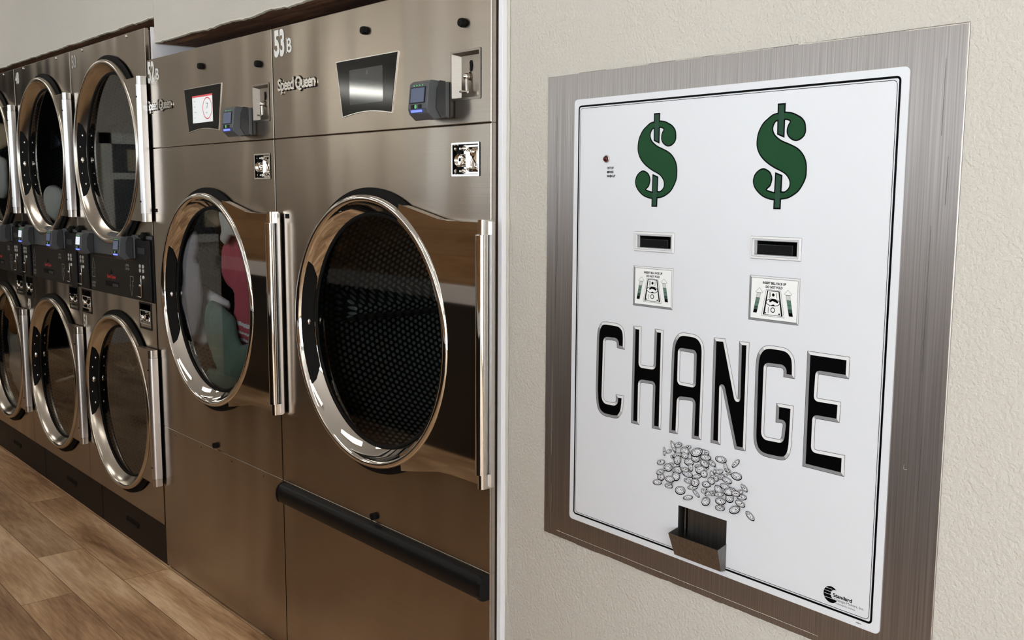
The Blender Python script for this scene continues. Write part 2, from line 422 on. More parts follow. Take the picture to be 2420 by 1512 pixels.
# outlines of the printed artwork (mm on the machine face) and of the laundry (m)
LET = {'C': [[(-1433.0, 1203.0), (-1423.0, 1206.0), (-1386.0, 1206.0), (-1376.0, 1203.0), (-1367.0, 1195.0), (-1364.0, 1183.0), (-1364.0, 1155.0), (-1386.0, 1156.0), (-1387.0, 1167.0), (-1391.0, 1170.0), (-1417.0, 1169.0), (-1420.0, 1165.0), (-1422.0, 1050.0), (-1420.0, 1045.0), (-1415.0, 1042.0), (-1391.0, 1043.0), (-1386.0, 1047.0), (-1387.0, 1061.0), (-1364.0, 1062.0), (-1365.0, 1045.0), (-1367.0, 1028.0), (-1376.0, 1015.0), (-1384.0, 1011.0), (-1423.0, 1010.0), (-1438.0, 1020.0), (-1443.0, 1037.0), (-1445.0, 1062.0), (-1444.0, 1171.0), (-1442.0, 1189.0)]], 'H': [[(-1342.0, 1206.0), (-1320.0, 1206.0), (-1320.0, 1133.0), (-1318.0, 1131.0), (-1290.0, 1132.0), (-1286.0, 1134.0), (-1285.0, 1206.0), (-1263.0, 1206.0), (-1263.0, 1011.0), (-1287.0, 1010.0), (-1286.0, 1095.0), (-1288.0, 1097.0), (-1317.0, 1096.0), (-1320.0, 1093.0), (-1320.0, 1010.0), (-1343.0, 1010.0)]], 'A': [[(-1220.0, 1207.0), (-1185.0, 1207.0), (-1173.0, 1202.0), (-1165.0, 1192.0), (-1162.0, 1180.0), (-1163.0, 1011.0), (-1186.0, 1010.0), (-1185.0, 1078.0), (-1188.0, 1081.0), (-1216.0, 1079.0), (-1219.0, 1076.0), (-1220.0, 1011.0), (-1242.0, 1010.0), (-1240.0, 1166.0), (-1238.0, 1184.0), (-1231.0, 1198.0)], [(-1216.0, 1171.0), (-1190.0, 1172.0), (-1185.0, 1169.0), (-1185.0, 1114.0), (-1188.0, 1112.0), (-1218.0, 1113.0), (-1220.0, 1116.0), (-1219.0, 1168.0)]], 'N': [[(-1141.0, 1206.0), (-1115.0, 1207.0), (-1085.0, 1103.0), (-1083.0, 1103.0), (-1084.0, 1206.0), (-1062.0, 1207.0), (-1062.0, 1011.0), (-1086.0, 1010.0), (-1118.0, 1117.0), (-1119.0, 1117.0), (-1118.0, 1011.0), (-1141.0, 1011.0)]], 'G': [[(-1025.0, 1207.0), (-988.0, 1207.0), (-977.0, 1202.0), (-969.0, 1192.0), (-967.0, 1181.0), (-966.0, 1156.0), (-989.0, 1156.0), (-989.0, 1168.0), (-993.0, 1171.0), (-1021.0, 1170.0), (-1024.0, 1168.0), (-1024.0, 1050.0), (-1020.0, 1046.0), (-991.0, 1047.0), (-988.0, 1051.0), (-986.0, 1074.0), (-987.0, 1076.0), (-1001.0, 1075.0), (-1001.0, 1109.0), (-966.0, 1110.0), (-967.0, 1043.0), (-969.0, 1026.0), (-976.0, 1015.0), (-985.0, 1011.0), (-1025.0, 1010.0), (-1039.0, 1018.0), (-1045.0, 1032.0), (-1046.0, 1044.0), (-1047.0, 1170.0), (-1045.0, 1187.0), (-1037.0, 1200.0)]], 'E': [[(-944.0, 1207.0), (-865.0, 1207.0), (-865.0, 1171.0), (-920.0, 1171.0), (-921.0, 1169.0), (-922.0, 1133.0), (-921.0, 1131.0), (-877.0, 1132.0), (-878.0, 1097.0), (-921.0, 1096.0), (-923.0, 1094.0), (-923.0, 1046.0), (-921.0, 1044.0), (-865.0, 1046.0), (-865.0, 1010.0), (-944.0, 1010.0)]]}
DS = [(-1021.0, 1599.0), (-1031.0, 1597.0), (-1041.0, 1591.0), (-1051.0, 1583.0), (-1059.0, 1570.0), (-1062.0, 1558.0), (-1062.0, 1546.0), (-1059.0, 1537.0), (-1054.0, 1529.0), (-1046.0, 1521.0), (-1036.0, 1514.0), (-1023.0, 1507.0), (-1011.0, 1502.0), (-1002.0, 1497.0), (-996.0, 1491.0), (-993.0, 1485.0), (-993.0, 1478.0), (-996.0, 1473.0), (-1002.0, 1469.0), (-1008.0, 1469.0), (-1022.0, 1468.0), (-1031.0, 1470.0), (-1037.0, 1472.0), (-1031.0, 1477.0), (-1028.0, 1484.0), (-1027.0, 1491.0), (-1030.0, 1499.0), (-1035.0, 1504.0), (-1045.0, 1508.0), (-1054.0, 1506.0), (-1062.0, 1500.0), (-1066.0, 1493.0), (-1067.0, 1485.0), (-1064.0, 1476.0), (-1056.0, 1467.0), (-1046.0, 1460.0), (-1035.0, 1456.0), (-1023.0, 1454.0), (-1008.0, 1455.0), (-995.0, 1457.0), (-984.0, 1462.0), (-974.0, 1469.0), (-966.0, 1480.0), (-961.0, 1491.0), (-960.0, 1503.0), (-961.0, 1514.0), (-965.0, 1525.0), (-973.0, 1535.0), (-983.0, 1542.0), (-997.0, 1548.0), (-1010.0, 1553.0), (-1020.0, 1559.0), (-1026.0, 1565.0), (-1029.0, 1572.0), (-1028.0, 1578.0), (-1025.0, 1583.0), (-1021.0, 1585.0), (-1006.0, 1586.0), (-1000.0, 1585.0), (-997.0, 1583.0), (-1000.0, 1578.0), (-1002.0, 1572.0), (-1002.0, 1565.0), (-999.0, 1559.0), (-993.0, 1554.0), (-985.0, 1551.0), (-977.0, 1552.0), (-969.0, 1557.0), (-965.0, 1564.0), (-965.0, 1572.0), (-967.0, 1581.0), (-974.0, 1589.0), (-983.0, 1594.0), (-993.0, 1598.0), (-1006.0, 1600.0)]
DB = [[(-1022.0, 1614.0), (-1006.0, 1614.0), (-1006.0, 1557.0), (-1021.0, 1563.0)], [(-1022.0, 1501.0), (-1007.0, 1496.0), (-1008.0, 1439.0), (-1023.0, 1439.0)]]
COIN = [(-1228.0, 986.0, 6.0, -10.0, -4.0, -2.0), (-1215.0, 992.0, 9.0, 4.0, 2.0, -4.0), (-1251.0, 972.0, 1.0, -8.0, -3.0, -1.0), (-1241.0, 974.0, 7.0, 4.0, 2.0, -3.0), (-1199.0, 983.0, 10.0, -2.0, -4.0, -8.0), (-1193.0, 992.0, 7.0, 3.0, 2.0, -3.0), (-1218.0, 971.0, 11.0, 5.0, 2.0, -4.0), (-1231.0, 965.0, 5.0, -2.0, -2.0, -3.0), (-1216.0, 963.0, 9.0, 2.0, 0.0, -9.0), (-1199.0, 975.0, 9.0, 0.0, -1.0, -6.0), (-1171.0, 987.0, 14.0, 6.0, 3.0, -7.0), (-1175.0, 975.0, 8.0, -5.0, -7.0, -6.0), (-1154.0, 988.0, 11.0, -1.0, -2.0, -7.0), (-1148.0, 991.0, 5.0, 3.0, 3.0, -3.0), (-1149.0, 982.0, 13.0, 1.0, -1.0, -5.0), (-1190.0, 964.0, 12.0, 0.0, -2.0, -7.0), (-1151.0, 970.0, 10.0, -4.0, -3.0, -5.0), (-1134.0, 974.0, 8.0, -3.0, -3.0, -4.0), (-1115.0, 985.0, 13.0, 0.0, -1.0, -6.0), (-1258.0, 949.0, 10.0, 4.0, 2.0, -4.0), (-1241.0, 942.0, 9.0, -3.0, -6.0, -7.0), (-1223.0, 951.0, 12.0, 2.0, 0.0, -4.0), (-1236.0, 949.0, 6.0, 3.0, 2.0, -3.0), (-1217.0, 942.0, 12.0, 4.0, 2.0, -7.0), (-1219.0, 930.0, 8.0, 6.0, 6.0, -6.0), (-1260.0, 929.0, 10.0, 5.0, 2.0, -4.0), (-1260.0, 919.0, 9.0, 4.0, 4.0, -6.0), (-1250.0, 934.0, 3.0, 4.0, 2.0, -1.0), (-1267.0, 907.0, 12.0, 3.0, 1.0, -5.0), (-1234.0, 921.0, 12.0, 1.0, -1.0, -6.0), (-1236.0, 907.0, 10.0, 0.0, -2.0, -4.0), (-1231.0, 912.0, 2.0, -4.0, -3.0, -1.0), (-1185.0, 955.0, 3.0, -7.0, -5.0, -3.0), (-1197.0, 948.0, 10.0, 0.0, -2.0, -4.0), (-1193.0, 940.0, 13.0, -1.0, -2.0, -6.0), (-1165.0, 961.0, 12.0, 2.0, 0.0, -4.0), (-1160.0, 956.0, 13.0, 3.0, 0.0, -8.0), (-1152.0, 950.0, 7.0, -3.0, -5.0, -6.0), (-1147.0, 962.0, 5.0, 5.0, 3.0, -2.0), (-1171.0, 940.0, 11.0, 5.0, 2.0, -4.0), (-1172.0, 929.0, 10.0, 1.0, -1.0, -8.0), (-1191.0, 927.0, 10.0, -2.0, -3.0, -4.0), (-1178.0, 918.0, 12.0, 3.0, 0.0, -4.0), (-1170.0, 908.0, 8.0, -5.0, -3.0, -3.0), (-1210.0, 904.0, 13.0, 3.0, 1.0, -8.0), (-1190.0, 895.0, 12.0, 4.0, 1.0, -4.0), (-1147.0, 931.0, 11.0, 1.0, -1.0, -6.0), (-1143.0, 922.0, 1.0, -3.0, -2.0, -1.0), (-1152.0, 917.0, 6.0, -1.0, -1.0, -4.0), (-1138.0, 916.0, 10.0, 5.0, 1.0, -3.0), (-1145.0, 899.0, 10.0, 3.0, 0.0, -8.0), (-1128.0, 962.0, 1.0, 7.0, 3.0, 0.0), (-1118.0, 962.0, 9.0, 3.0, 1.0, -4.0), (-1134.0, 952.0, 3.0, -7.0, -4.0, -3.0), (-1126.0, 948.0, 7.0, -3.0, -4.0, -5.0), (-1134.0, 941.0, 8.0, -2.0, -3.0, -6.0), (-1105.0, 958.0, 7.0, 4.0, 2.0, -2.0), (-1099.0, 950.0, 11.0, -2.0, -2.0, -5.0), (-1113.0, 953.0, 8.0, 1.0, -1.0, -5.0), (-1104.0, 973.0, 3.0, -8.0, -4.0, -2.0), (-1094.0, 968.0, 4.0, -5.0, -3.0, -2.0), (-1079.0, 962.0, 12.0, 0.0, -1.0, -7.0), (-1082.0, 985.0, 8.0, 8.0, 3.0, -3.0), (-1060.0, 945.0, 7.0, -5.0, -3.0, -3.0), (-1118.0, 928.0, 7.0, -6.0, -6.0, -5.0), (-1104.0, 937.0, 11.0, -1.0, -2.0, -5.0), (-1115.0, 920.0, 11.0, 2.0, -1.0, -4.0), (-1091.0, 931.0, 14.0, 4.0, 1.0, -7.0), (-1093.0, 919.0, 8.0, 6.0, 6.0, -7.0), (-1077.0, 931.0, 10.0, 0.0, -2.0, -5.0), (-1068.0, 936.0, 6.0, 3.0, 2.0, -3.0), (-1065.0, 927.0, 11.0, 1.0, -1.0, -5.0), (-1068.0, 914.0, 11.0, -2.0, -2.0, -5.0), (-1111.0, 908.0, 12.0, 1.0, -1.0, -6.0), (-1112.0, 895.0, 11.0, 1.0, -1.0, -5.0), (-1108.0, 900.0, 2.0, -3.0, -2.0, -1.0), (-1079.0, 900.0, 12.0, 4.0, 0.0, -7.0), (-1046.0, 897.0, 9.0, -6.0, -4.0, -4.0), (-1130.0, 918.0, 3.0, -3.0, -5.0, -4.0)]
CL = {'quilt': (0.13, [(-3.659, 1.296), (-3.602, 1.318), (-3.585, 1.246), (-3.612, 1.205), (-3.575, 1.181), (-3.569, 1.116), (-3.563, 1.05), (-3.602, 0.953), (-3.655, 0.893), (-3.691, 0.944), (-3.726, 1.009), (-3.75, 1.075), (-3.738, 1.144), (-3.714, 1.227)]), 'white': (0.08, [(-3.465, 1.139), (-3.429, 1.122), (-3.343, 1.104), (-3.246, 1.087), (-3.227, 1.077), (-3.235, 1.048), (-3.319, 1.05), (-3.369, 1.052), (-3.394, 1.011), (-3.399, 0.947), (-3.417, 0.906), (-3.494, 0.884), (-3.555, 0.897), (-3.57, 0.934), (-3.531, 0.991), (-3.488, 1.047), (-3.456, 1.063)]), 'teal': (0.055, [(-3.333, 1.075), (-3.263, 1.075), (-3.182, 1.052), (-3.137, 1.032), (-3.121, 0.974), (-3.084, 0.949), (-3.013, 0.963), (-3.029, 0.914), (-3.078, 0.848), (-3.12, 0.806), (-3.189, 0.765), (-3.301, 0.76), (-3.355, 0.802), (-3.353, 0.834), (-3.267, 0.84), (-3.306, 0.878), (-3.358, 0.954), (-3.36, 1.017)]), 'red': (0.07, [(-3.233, 1.265), (-3.21, 1.29), (-3.175, 1.324), (-3.129, 1.322), (-3.08, 1.283), (-3.046, 1.215), (-3.013, 1.148), (-3.019, 1.049), (-3.036, 0.977), (-3.102, 0.939), (-3.167, 0.95), (-3.169, 1.022), (-3.156, 1.113), (-3.208, 1.139), (-3.243, 1.179)]), 'sleeve': (0.09, [(-3.286, 1.401), (-3.257, 1.42), (-3.219, 1.384), (-3.156, 1.339), (-3.158, 1.309), (-3.218, 1.307), (-3.261, 1.275), (-3.294, 1.298), (-3.278, 1.323)]), 'tan': (0.14, [(-3.526, 1.391), (-3.451, 1.403), (-3.394, 1.399), (-3.367, 1.368), (-3.413, 1.336), (-3.47, 1.347)]), 'black': (0.09, [(-3.47, 0.893), (-3.336, 0.922), (-3.329, 0.827), (-3.432, 0.813), (-3.49, 0.844)]), 'w48': (0.06, [(-5.179, 1.476), (-5.071, 1.489), (-4.972, 1.471), (-4.92, 1.434), (-4.937, 1.381), (-5.013, 1.327), (-5.085, 1.309), (-5.164, 1.362), (-5.193, 1.4)]), 'b46': (0.06, [(-6.066, 1.818), (-5.831, 1.813), (-5.779, 1.758), (-5.822, 1.706), (-5.959, 1.686), (-6.095, 1.697)]), 'w46': (0.07, [(-6.144, 1.661), (-5.964, 1.644), (-5.881, 1.619), (-5.88, 1.522), (-5.923, 1.425), (-6.134, 1.399), (-6.191, 1.461)]), 'o47': (0.05, [(-6.046, 0.87), (-5.927, 0.896), (-5.841, 0.849), (-5.799, 0.791), (-5.764, 0.702), (-5.935, 0.668), (-5.962, 0.736), (-6.042, 0.76)]), 'w47': (0.08, [(-6.194, 0.742), (-6.084, 0.713), (-6.054, 0.652), (-5.894, 0.685), (-5.857, 0.603), (-5.839, 0.496), (-5.904, 0.375), (-6.005, 0.287), (-6.076, 0.349), (-6.159, 0.501), (-6.192, 0.62)]), 'n49': (0.07, [(-5.195, 0.405), (-5.078, 0.449), (-4.959, 0.465), (-4.945, 0.418), (-5.027, 0.369), (-5.158, 0.361)]), 'p49': (0.09, [(-5.292, 0.496), (-5.151, 0.531), (-5.006, 0.566), (-4.998, 0.554), (-5.132, 0.516), (-5.271, 0.485)])}
# ------------------------------------------------------------------ the room
AW = math.radians(2.13303); DW = 1.40234
WN = Vector((math.sin(AW), math.cos(AW), 0)); WT = Vector((math.cos(AW), -math.sin(AW), 0))
def wpt(u, out, z):                                  # a point on the change machine's wall, out = towards the room
    p = Vector((CAM.x, CAM.y, 0))+WN*(DW-out)+WT*u; return (p.x, p.y, z)
X0, X1, Y0, ZC = ROOM
b = MB(); b.box(X0, X1, Y0, 1.4, -.05, 0); struct(b.build('floor', 'floor'))
b = MB(); b.box(X0, X1, Y0, 1.4, ZC, ZC+.05); struct(b.build('ceiling', 'ceil'))
# wall that carries the change machine (turned two degrees against the dryer row)
WOFF = -.003
uL = -1.747; b = MB(); e0 = wpt(uL, WOFF, 0); e1 = wpt(3.6, WOFF, 0); us = [uL, -1.50, -.81, 3.6]; zs = [0, .80, 1.62, ZC]
for i in range(3):
    for j in range(3):
        if i == 1 and j == 1: continue               # opening for the change machine's body
        q = [wpt(us[i], WOFF, 0), wpt(us[i+1], WOFF, 0), wpt(us[i+1], WOFF-.14, 0), wpt(us[i], WOFF-.14, 0)]
        b.hexa([(p[0], p[1], zs[j]) for p in q], [(p[0], p[1], zs[j+1]) for p in q])
struct(b.build('wall_right', 'wall'))
WX, WY = e0[0], e0[1]                                # left end of that wall
# wall over the machines, its lower edge cut raggedly, raw timber underside
def over_wall(name, xa, xb, z, y0, seed, th=.16):
    n = int((xb-xa)/.012); b = MB(); zs = []
    for i in range(n+1):
        x = xa+(xb-xa)*i/n; q = noise.noise(Vector((x*7, seed, 0)))*.007+noise.noise(Vector((x*38, seed, 3)))*.004; zs.append((x, z+q))
    k = 0; v = []; f = []; mi = []
    for x, q in zs: v += [(x, y0, ZC), (x, y0, q+.008), (x, y0-.0025, q+.003), (x, y0+.004, q), (x, y0+th, z+.004), (x, y0+th, ZC)]
    for i in range(n):
        for j, m_ in ((0, 0), (1, 1), (2, 1), (3, 2), (4, 0)): f.append((6*i+j, 6*i+6+j, 6*i+7+j, 6*i+1+j)); mi.append(m_)
    b.v = v; b.f = f; b.mi = mi
    b.add([(xa, y0, z), (xa, y0+th, z), (xa, y0+th, ZC), (xa, y0, ZC)], [(0, 1, 2, 3)]); b.add([(xb, y0, z), (xb, y0+th, z), (xb, y0+th, ZC), (xb, y0, ZC)], [(0, 1, 2, 3)])
    o = b.build(name, ['wall', 'cream', 'rough_wood'], smooth=True, auto=35); struct(o); return o
over_wall('wall_back_upper_left', -6.262, -3.674, 2.092, .03, 1)
over_wall('wall_back_upper_right', -3.672, WX-.002, 1.999, .03, 5)
b = MB(); b.box(X0, -6.264, .03, .19, 0, ZC); struct(b.build('wall_back_far', 'wall'))
b = MB(); b.box(X0, X1+.4, 1.3, 1.4, 0, ZC); struct(b.build('wall_behind_machines', 'rough_wood'))
b = MB(); b.box(-3.686, -3.675, .020, .95, 1.942, 2.060); struct(b.build('trim_2', 'wall_white'))
# white corner strip beside the last dryer and the rough paint line next to it
b = MB(); b.box(-1.7088, WX-.001, .018, .15, 0, ZC); struct(b.build('trim_1', 'trimwhite', bevel=.001))
b = MB(); n = 500; a = []; c = []
for i in range(n+1):
    z = ZC*i/n; wv = .0095+.0025*noise.noise(Vector((0, z*14, 2)))+.0015*noise.noise(Vector((0, z*70, 9)))
    if z < .52: wv *= .3
    a.append(wpt(uL, WOFF+.0012, z)); c.append(wpt(uL+wv, WOFF+.0012, z))
k = len(b.v); b.v = a+c
for i in range(n): b.f.append([i, i+1, n+2+i, n+1+i]); b.mi.append(0)
struct(b.build('trim_3', 'cream'))
b = MB(); b.box(X0-.1, X0, Y0, -1.6, 0, ZC); b.box(X0-.1, X0, -1.6, 1.4, 2.85, ZC); b.box(X0-.1, X0, .0, 1.4, 0, 2.85); struct(b.build('wall_left', 'wall'))
b = MB(); b.box(X0-2.2, X0-2.1, -1.7, .1, 0, 2.9); b.box(X0-2.2, X0-.1, -1.75, -1.65, 0, 2.9); b.box(X0-2.2, X0-.1, .05, .15, 0, 2.9); b.box(X0-2.2, X0-.1, -1.7, .1, 2.86, 2.95); b.box(X0-2.2, X0-.1, -1.7, .1, -.05, 0); struct(b.build('wall_dark_recess', 'dark_cab'))  # unseen dark recess, added to darken reflections in the far stacks
# shop front with windows and a glass door opposite
def holes_wall(name, horizontal, fixed, a0, a1, hs, th=.12):
    b = MB(); us = sorted({a0, a1, *[h[0] for h in hs], *[h[1] for h in hs]}); zs = sorted({0, ZC, *[h[2] for h in hs], *[h[3] for h in hs]})
    for i in range(len(us)-1):
        for j in range(len(zs)-1):
            mu, mz = (us[i]+us[i+1])/2, (zs[j]+zs[j+1])/2
            if any(h[0] < mu < h[1] and h[2] < mz < h[3] for h in hs): continue
            if horizontal: b.box(us[i], us[i+1], fixed-th, fixed, zs[j], zs[j+1])
            else: b.box(fixed, fixed+th, us[i], us[i+1], zs[j], zs[j+1])
    struct(b.build(name, 'wall'))
WINS = [(-9.3, -7.2, .9, 2.6), (-6.95, -4.85, .9, 2.6), (-4.6, -2.5, .9, 2.6), (-2.2, -.1, .9, 2.6), (.2, 2.5, .05, 2.6)]  # leftmost pair added to brighten steel reflections, last one lowered for fill
holes_wall('wall_front', True, Y0, X0, X1, WINS)
holes_wall('wall_right_side', False, X1, Y0, .3, [(-4.2, -1.5, .1, 2.7)])
for i, h in enumerate(WINS):
    e = bpy.data.objects.new('window_%d' % (i+1), None); COL.objects.link(e); e['kind'] = 'structure'; e.location = ((h[0]+h[1])/2, Y0-.06, h[2]); w2 = (h[1]-h[0])/2; H = h[3]-h[2]
    b = MB(); b.box(-w2, w2, -.03, .05, 0, .06); b.box(-w2, w2, -.03, .05, H-.06, H)
    for x in (-w2, -.03, w2-.06): b.box(x, x+.06, -.03, .05, 0, H)
    b.box(-w2, w2, -.02, .03, H*.62, H*.62+.05); b.build('window_frame', 'wframe', e)
    b = MB(); b.box(-w2, w2, -.04, -.035, 0, H); b.build('pane', 'pane', e)
e = bpy.data.objects.new('door_1', None); COL.objects.link(e); e['kind'] = 'structure'; e.location = (X1+.05, -2.85, .1)
b = MB()
for y in (-1.35, -.03, 1.29): b.box(-.03, .03, y, y+.06, 0, 2.6)
b.box(-.03, .03, -1.35, 1.35, 0, .1); b.box(-.03, .03, -1.35, 1.35, 2.54, 2.6); b.box(-.03, .03, -1.35, 1.35, 1.0, 1.06); b.build('door_frame', 'alu', e)
b = MB(); b.box(.031, .036, -1.35, 1.35, 0, 2.6); b.build('pane', 'pane', e)
# white framed office window with papers on the far end wall
e = bpy.data.objects.new('window_6', None); COL.objects.link(e); e['kind'] = 'structure'; e.location = (X0+.005, -2.55, .95)
b = MB(); b.box(0, .05, -.75, .75, 0, .08); b.box(0, .05, -.75, .75, .95, 1.05); b.box(0, .05, -.75, -.65, 0, 1.05); b.box(0, .05, .65, .75, 0, 1.05); b.box(0, .04, -.65, .65, .62, .68); b.build('window_frame', 'wframe', e)
b = MB(); b.box(0, .02, -.65, .65, .08, .95); b.build('pane', 'dark_cab', e)
b = MB()
for y, z, ww, hh in ((-.5, .15, .25, .34), (-.15, .2, .3, .36), (.25, .12, .22, .3), (.3, .7, .2, .2), (-.4, .72, .5, .2)): b.box(.02, .024, y, y+ww, z, z+hh)
b.build('papers', 'cork', e)
# ceiling lamps
LAMPS = [(x, y) for y in (-1.0, -3.7) for x in (-8.4, -6.0, -3.6, -1.2, 1.4)]
for i, (x, y) in enumerate(LAMPS):
    t = empty('ceiling_light', (x, y, ZC), 'long white ceiling lamp over the %s, %s from the far wall' % ('dryer aisle' if y > -2 else 'shop windows', ['first', 'second', 'third', 'fourth', 'fifth'][i % 5]), 'lamp', 'ceiling lamps')
    b = MB(); b.box(-.62, .62, -.16, .16, -.05, -.002); b.build('housing', 'wframe', t)
    b = MB(); b.box(-.60, .60, -.14, .14, -.062, -.0505); b.build('diffuser', 'lamp', t)
t = empty('wall_light', (X0+.03, -4.85, 2.56), 'long tube light on the far end wall', 'lamp')
b = MB(); b.box(-.03, .03, -.62, .62, -.07, .09); b.build('housing', 'wframe', t)
b = MB(); b.tube([(.055, -.60, .01), (.055, .60, .01)], .032, 14); b.build('tube', 'tube_glow', t)
# folding counter across the aisle (seen only as a reflection in the doors)
t = empty('folding_counter', (-4.0, -2.25, 0), 'black folding counter with white top across the aisle', 'counter')
b = MB(); b.box(-3.4, 3.4, -.3, .3, .0, .86); b.build('cabinet', 'dark_cab', t)
b = MB(); b.box(-3.42, 3.42, -.32, .33, .862, .96); b.build('counter_top', 'trimwhite', t, bevel=.004)
b = MB(); b.box(-3.4, 3.4, .27, .31, .962, 1.42); b.build('pine_back_panel', 'pine', t)

# ------------------------------------------------------------------ shared machine parts
def card_reader(parent, xr, zt, lit=False):
    """small grey payment terminal standing out of the panel; xr right side, zt top"""
    x0, x1 = xr-.078, xr; z0, z1 = zt-.085, zt
    b = MB()
    b.hexa([(x0+.003, -.012, z0+.004), (x1, -.012, z0+.004), (x1, 0, z0), (x0, 0, z0)], [(x0+.003, -.012, z1-.002), (x1, -.012, z1-.002), (x1, 0, z1), (x0, 0, z1)])
    prof = [(-.0125, z1-.001), (-.050, z1+.001), (-.060, z1-.006), (-.066, z0+.022), (-.062, z0+.010), (-.045, z0-.004), (-.0125, z0+.002)]
    k = [(x0+.002, y, z) for y, z in prof]; q = [(x1-.001, y, z) for y, z in prof]; n = len(prof)
    b.add(k+q, [[i, (i+1) % n, n+(i+1) % n, n+i] for i in range(n)]+[list(range(n)), [n+i for i in reversed(range(n))]])
    r = b.build('card_reader', 'grey_plastic', parent, bevel=.0022)
    b = MB()                                            # side shell with its stepped seam
    sp = [(-.030, z1+.0005), (-.034, z1-.012), (-.038, z1-.018), (-.040, z0+.022), (-.036, z0+.016), (-.030, z0+.006), (-.026, z0+.001), (-.014, z0+.003), (-.014, z1)]
    b.add([(x1-.0005, y, z) for y, z in sp]+[(x1+.0022, y, z) for y, z in sp], [list(range(9)), [9+i for i in reversed(range(9))]]+[[i, (i+1) % 9, 9+(i+1) % 9, 9+i] for i in range(9)])
    b.build('side_shell', 'grey_dark', r)
    # tilted front face details
    def fy(z): return -.060-.006*(z1-.006-z)/(z1-.006-(z0+.022))-.0006
    def patch(u0, u1, a0, a1, m_, nm, th=.0008):
        b = MB(); b.hexa([(u0, fy(a0)-th, a0), (u1, fy(a0)-th, a0), (u1, fy(a0)+.001, a0), (u0, fy(a0)+.001, a0)], [(u0, fy(a1)-th, a1), (u1, fy(a1)-th, a1), (u1, fy(a1)+.001, a1), (u0, fy(a1)+.001, a1)])
        return b.build(nm, m_, r)
    patch(x0+.010, x1-.010, z0+.034, z1-.014, 'black', 'screen_bezel')
    patch(x0+.013, x1-.013, z0+.036, z1-.016, 'screen_lit' if lit else 'screen_blue', 'screen', .0014)
    b = MB()
    for i in range(4): b.ball((x0+.022+i*.011, fy(z1-.010), z1-.0105), .0016)
    split_build(b, 'status_light', 'green_led', r)
    b = MB(); b.hexa([(x0+.016, -.0665, z0+.0135), (x1-.022, -.0665, z0+.0135), (x1-.022, -.060, z0+.0135), (x0+.016, -.060, z0+.0135)], [(x0+.016, -.0675, z0+.0185), (x1-.022, -.0675, z0+.0185), (x1-.022, -.060, z0+.0185), (x0+.016, -.060, z0+.0185)])
    b.build('blue_light', 'blue_led', r)
    b = MB()
    for dx in (.017, .046): b.box(x0+dx, x0+dx+.010, -.0678, -.062, z0+.0215, z0+.0305)
    split_build(b, 'arrow_key', 'black', r)
    b = MB(); b.disc(x0+.036, z0+.026, .0045, -.0682, 16); b.build('enter_key', 'green_led', r)
    return r
def lock_plate(parent, x0, x1, z0, z1, small=False):
    """recessed chrome paddle lock with key cylinder"""
    w_ = x1-x0; h = z1-z0; cx = (x0+x1)/2
    b = MB(); o_ = rrect(x0, x1, z0, z1, .002, 2); i_ = rrect(x0+.004, x1-.004, z0+.004, z1-.004, .002, 2)
    b.band(o_, i_, -.002); b.band(o_, o_, 0); 
    k = len(b.v); n = len(o_); b.v += [(p[0], -.002, p[1]) for p in i_]+[(p[0], .010, p[1]) for p in inset(i_, .002)]
    for i in range(n): b.f.append([k+i, k+(i+1) % n, k+n+(i+1) % n, k+n+i]); b.mi.append(0)
    b.f.append([k+n+i for i in range(n)]); b.mi.append(0)
    pl = b.build('lock_plate', 'chrome', parent)
    b = MB()                                            # pocket on the right, raised and rounded
    po = rrect(x0+w_*.43, x1-.007, z0+h*.13, z1-h*.13, .010, 5); pi = inset(po, .006); k = len(b.v); n = len(po)
    b.v += [(p[0], .0095, p[1]) for p in po]+[(p[0], .001, p[1]) for p in pi]+[(p[0], .008, p[1]) for p in inset(pi, .007)]
    for q in (0, 1):
        for i in range(n): b.f.append([k+q*n+i, k+q*n+(i+1) % n, k+(q+1)*n+(i+1) % n, k+(q+1)*n+i]); b.mi.append(0)
    b.f.append([k+2*n+i for i in range(n)]); b.mi.append(0)
    b.build('pocket', 'chrome', pl, smooth=True, auto=50)
    b = MB(); b.lathe(x0+w_*.32, z0+h*.47, [(h*.20, .010), (h*.20, -.006), (h*.165, -.009), (h*.165, -.004), (.0001, -.004)], 24, 0)
    b.build('key_cylinder', 'chrome', pl, smooth=True, auto=40)
    b = MB(); b.box(x0+w_*.32-.0015, x0+w_*.32+.0045, -.0048, -.0038, z0+h*.44, z0+h*.54); b.box(x0+w_*.17, x0+w_*.185, -.0004, .0099, z0+h*.07, z1-h*.07); b.build('keyway', 'matte_black', pl)
    b = MB()
    for zz in (z0+h*.16, z1-h*.17):
        for xx in (x0+w_*.14, x0+w_*.31): b.ball((xx, .0085, zz), h*.075, 0, 12, 8, (1, .6, 1))
    split_build(b, 'rivet', 'chrome', pl, smooth=True)
    return pl
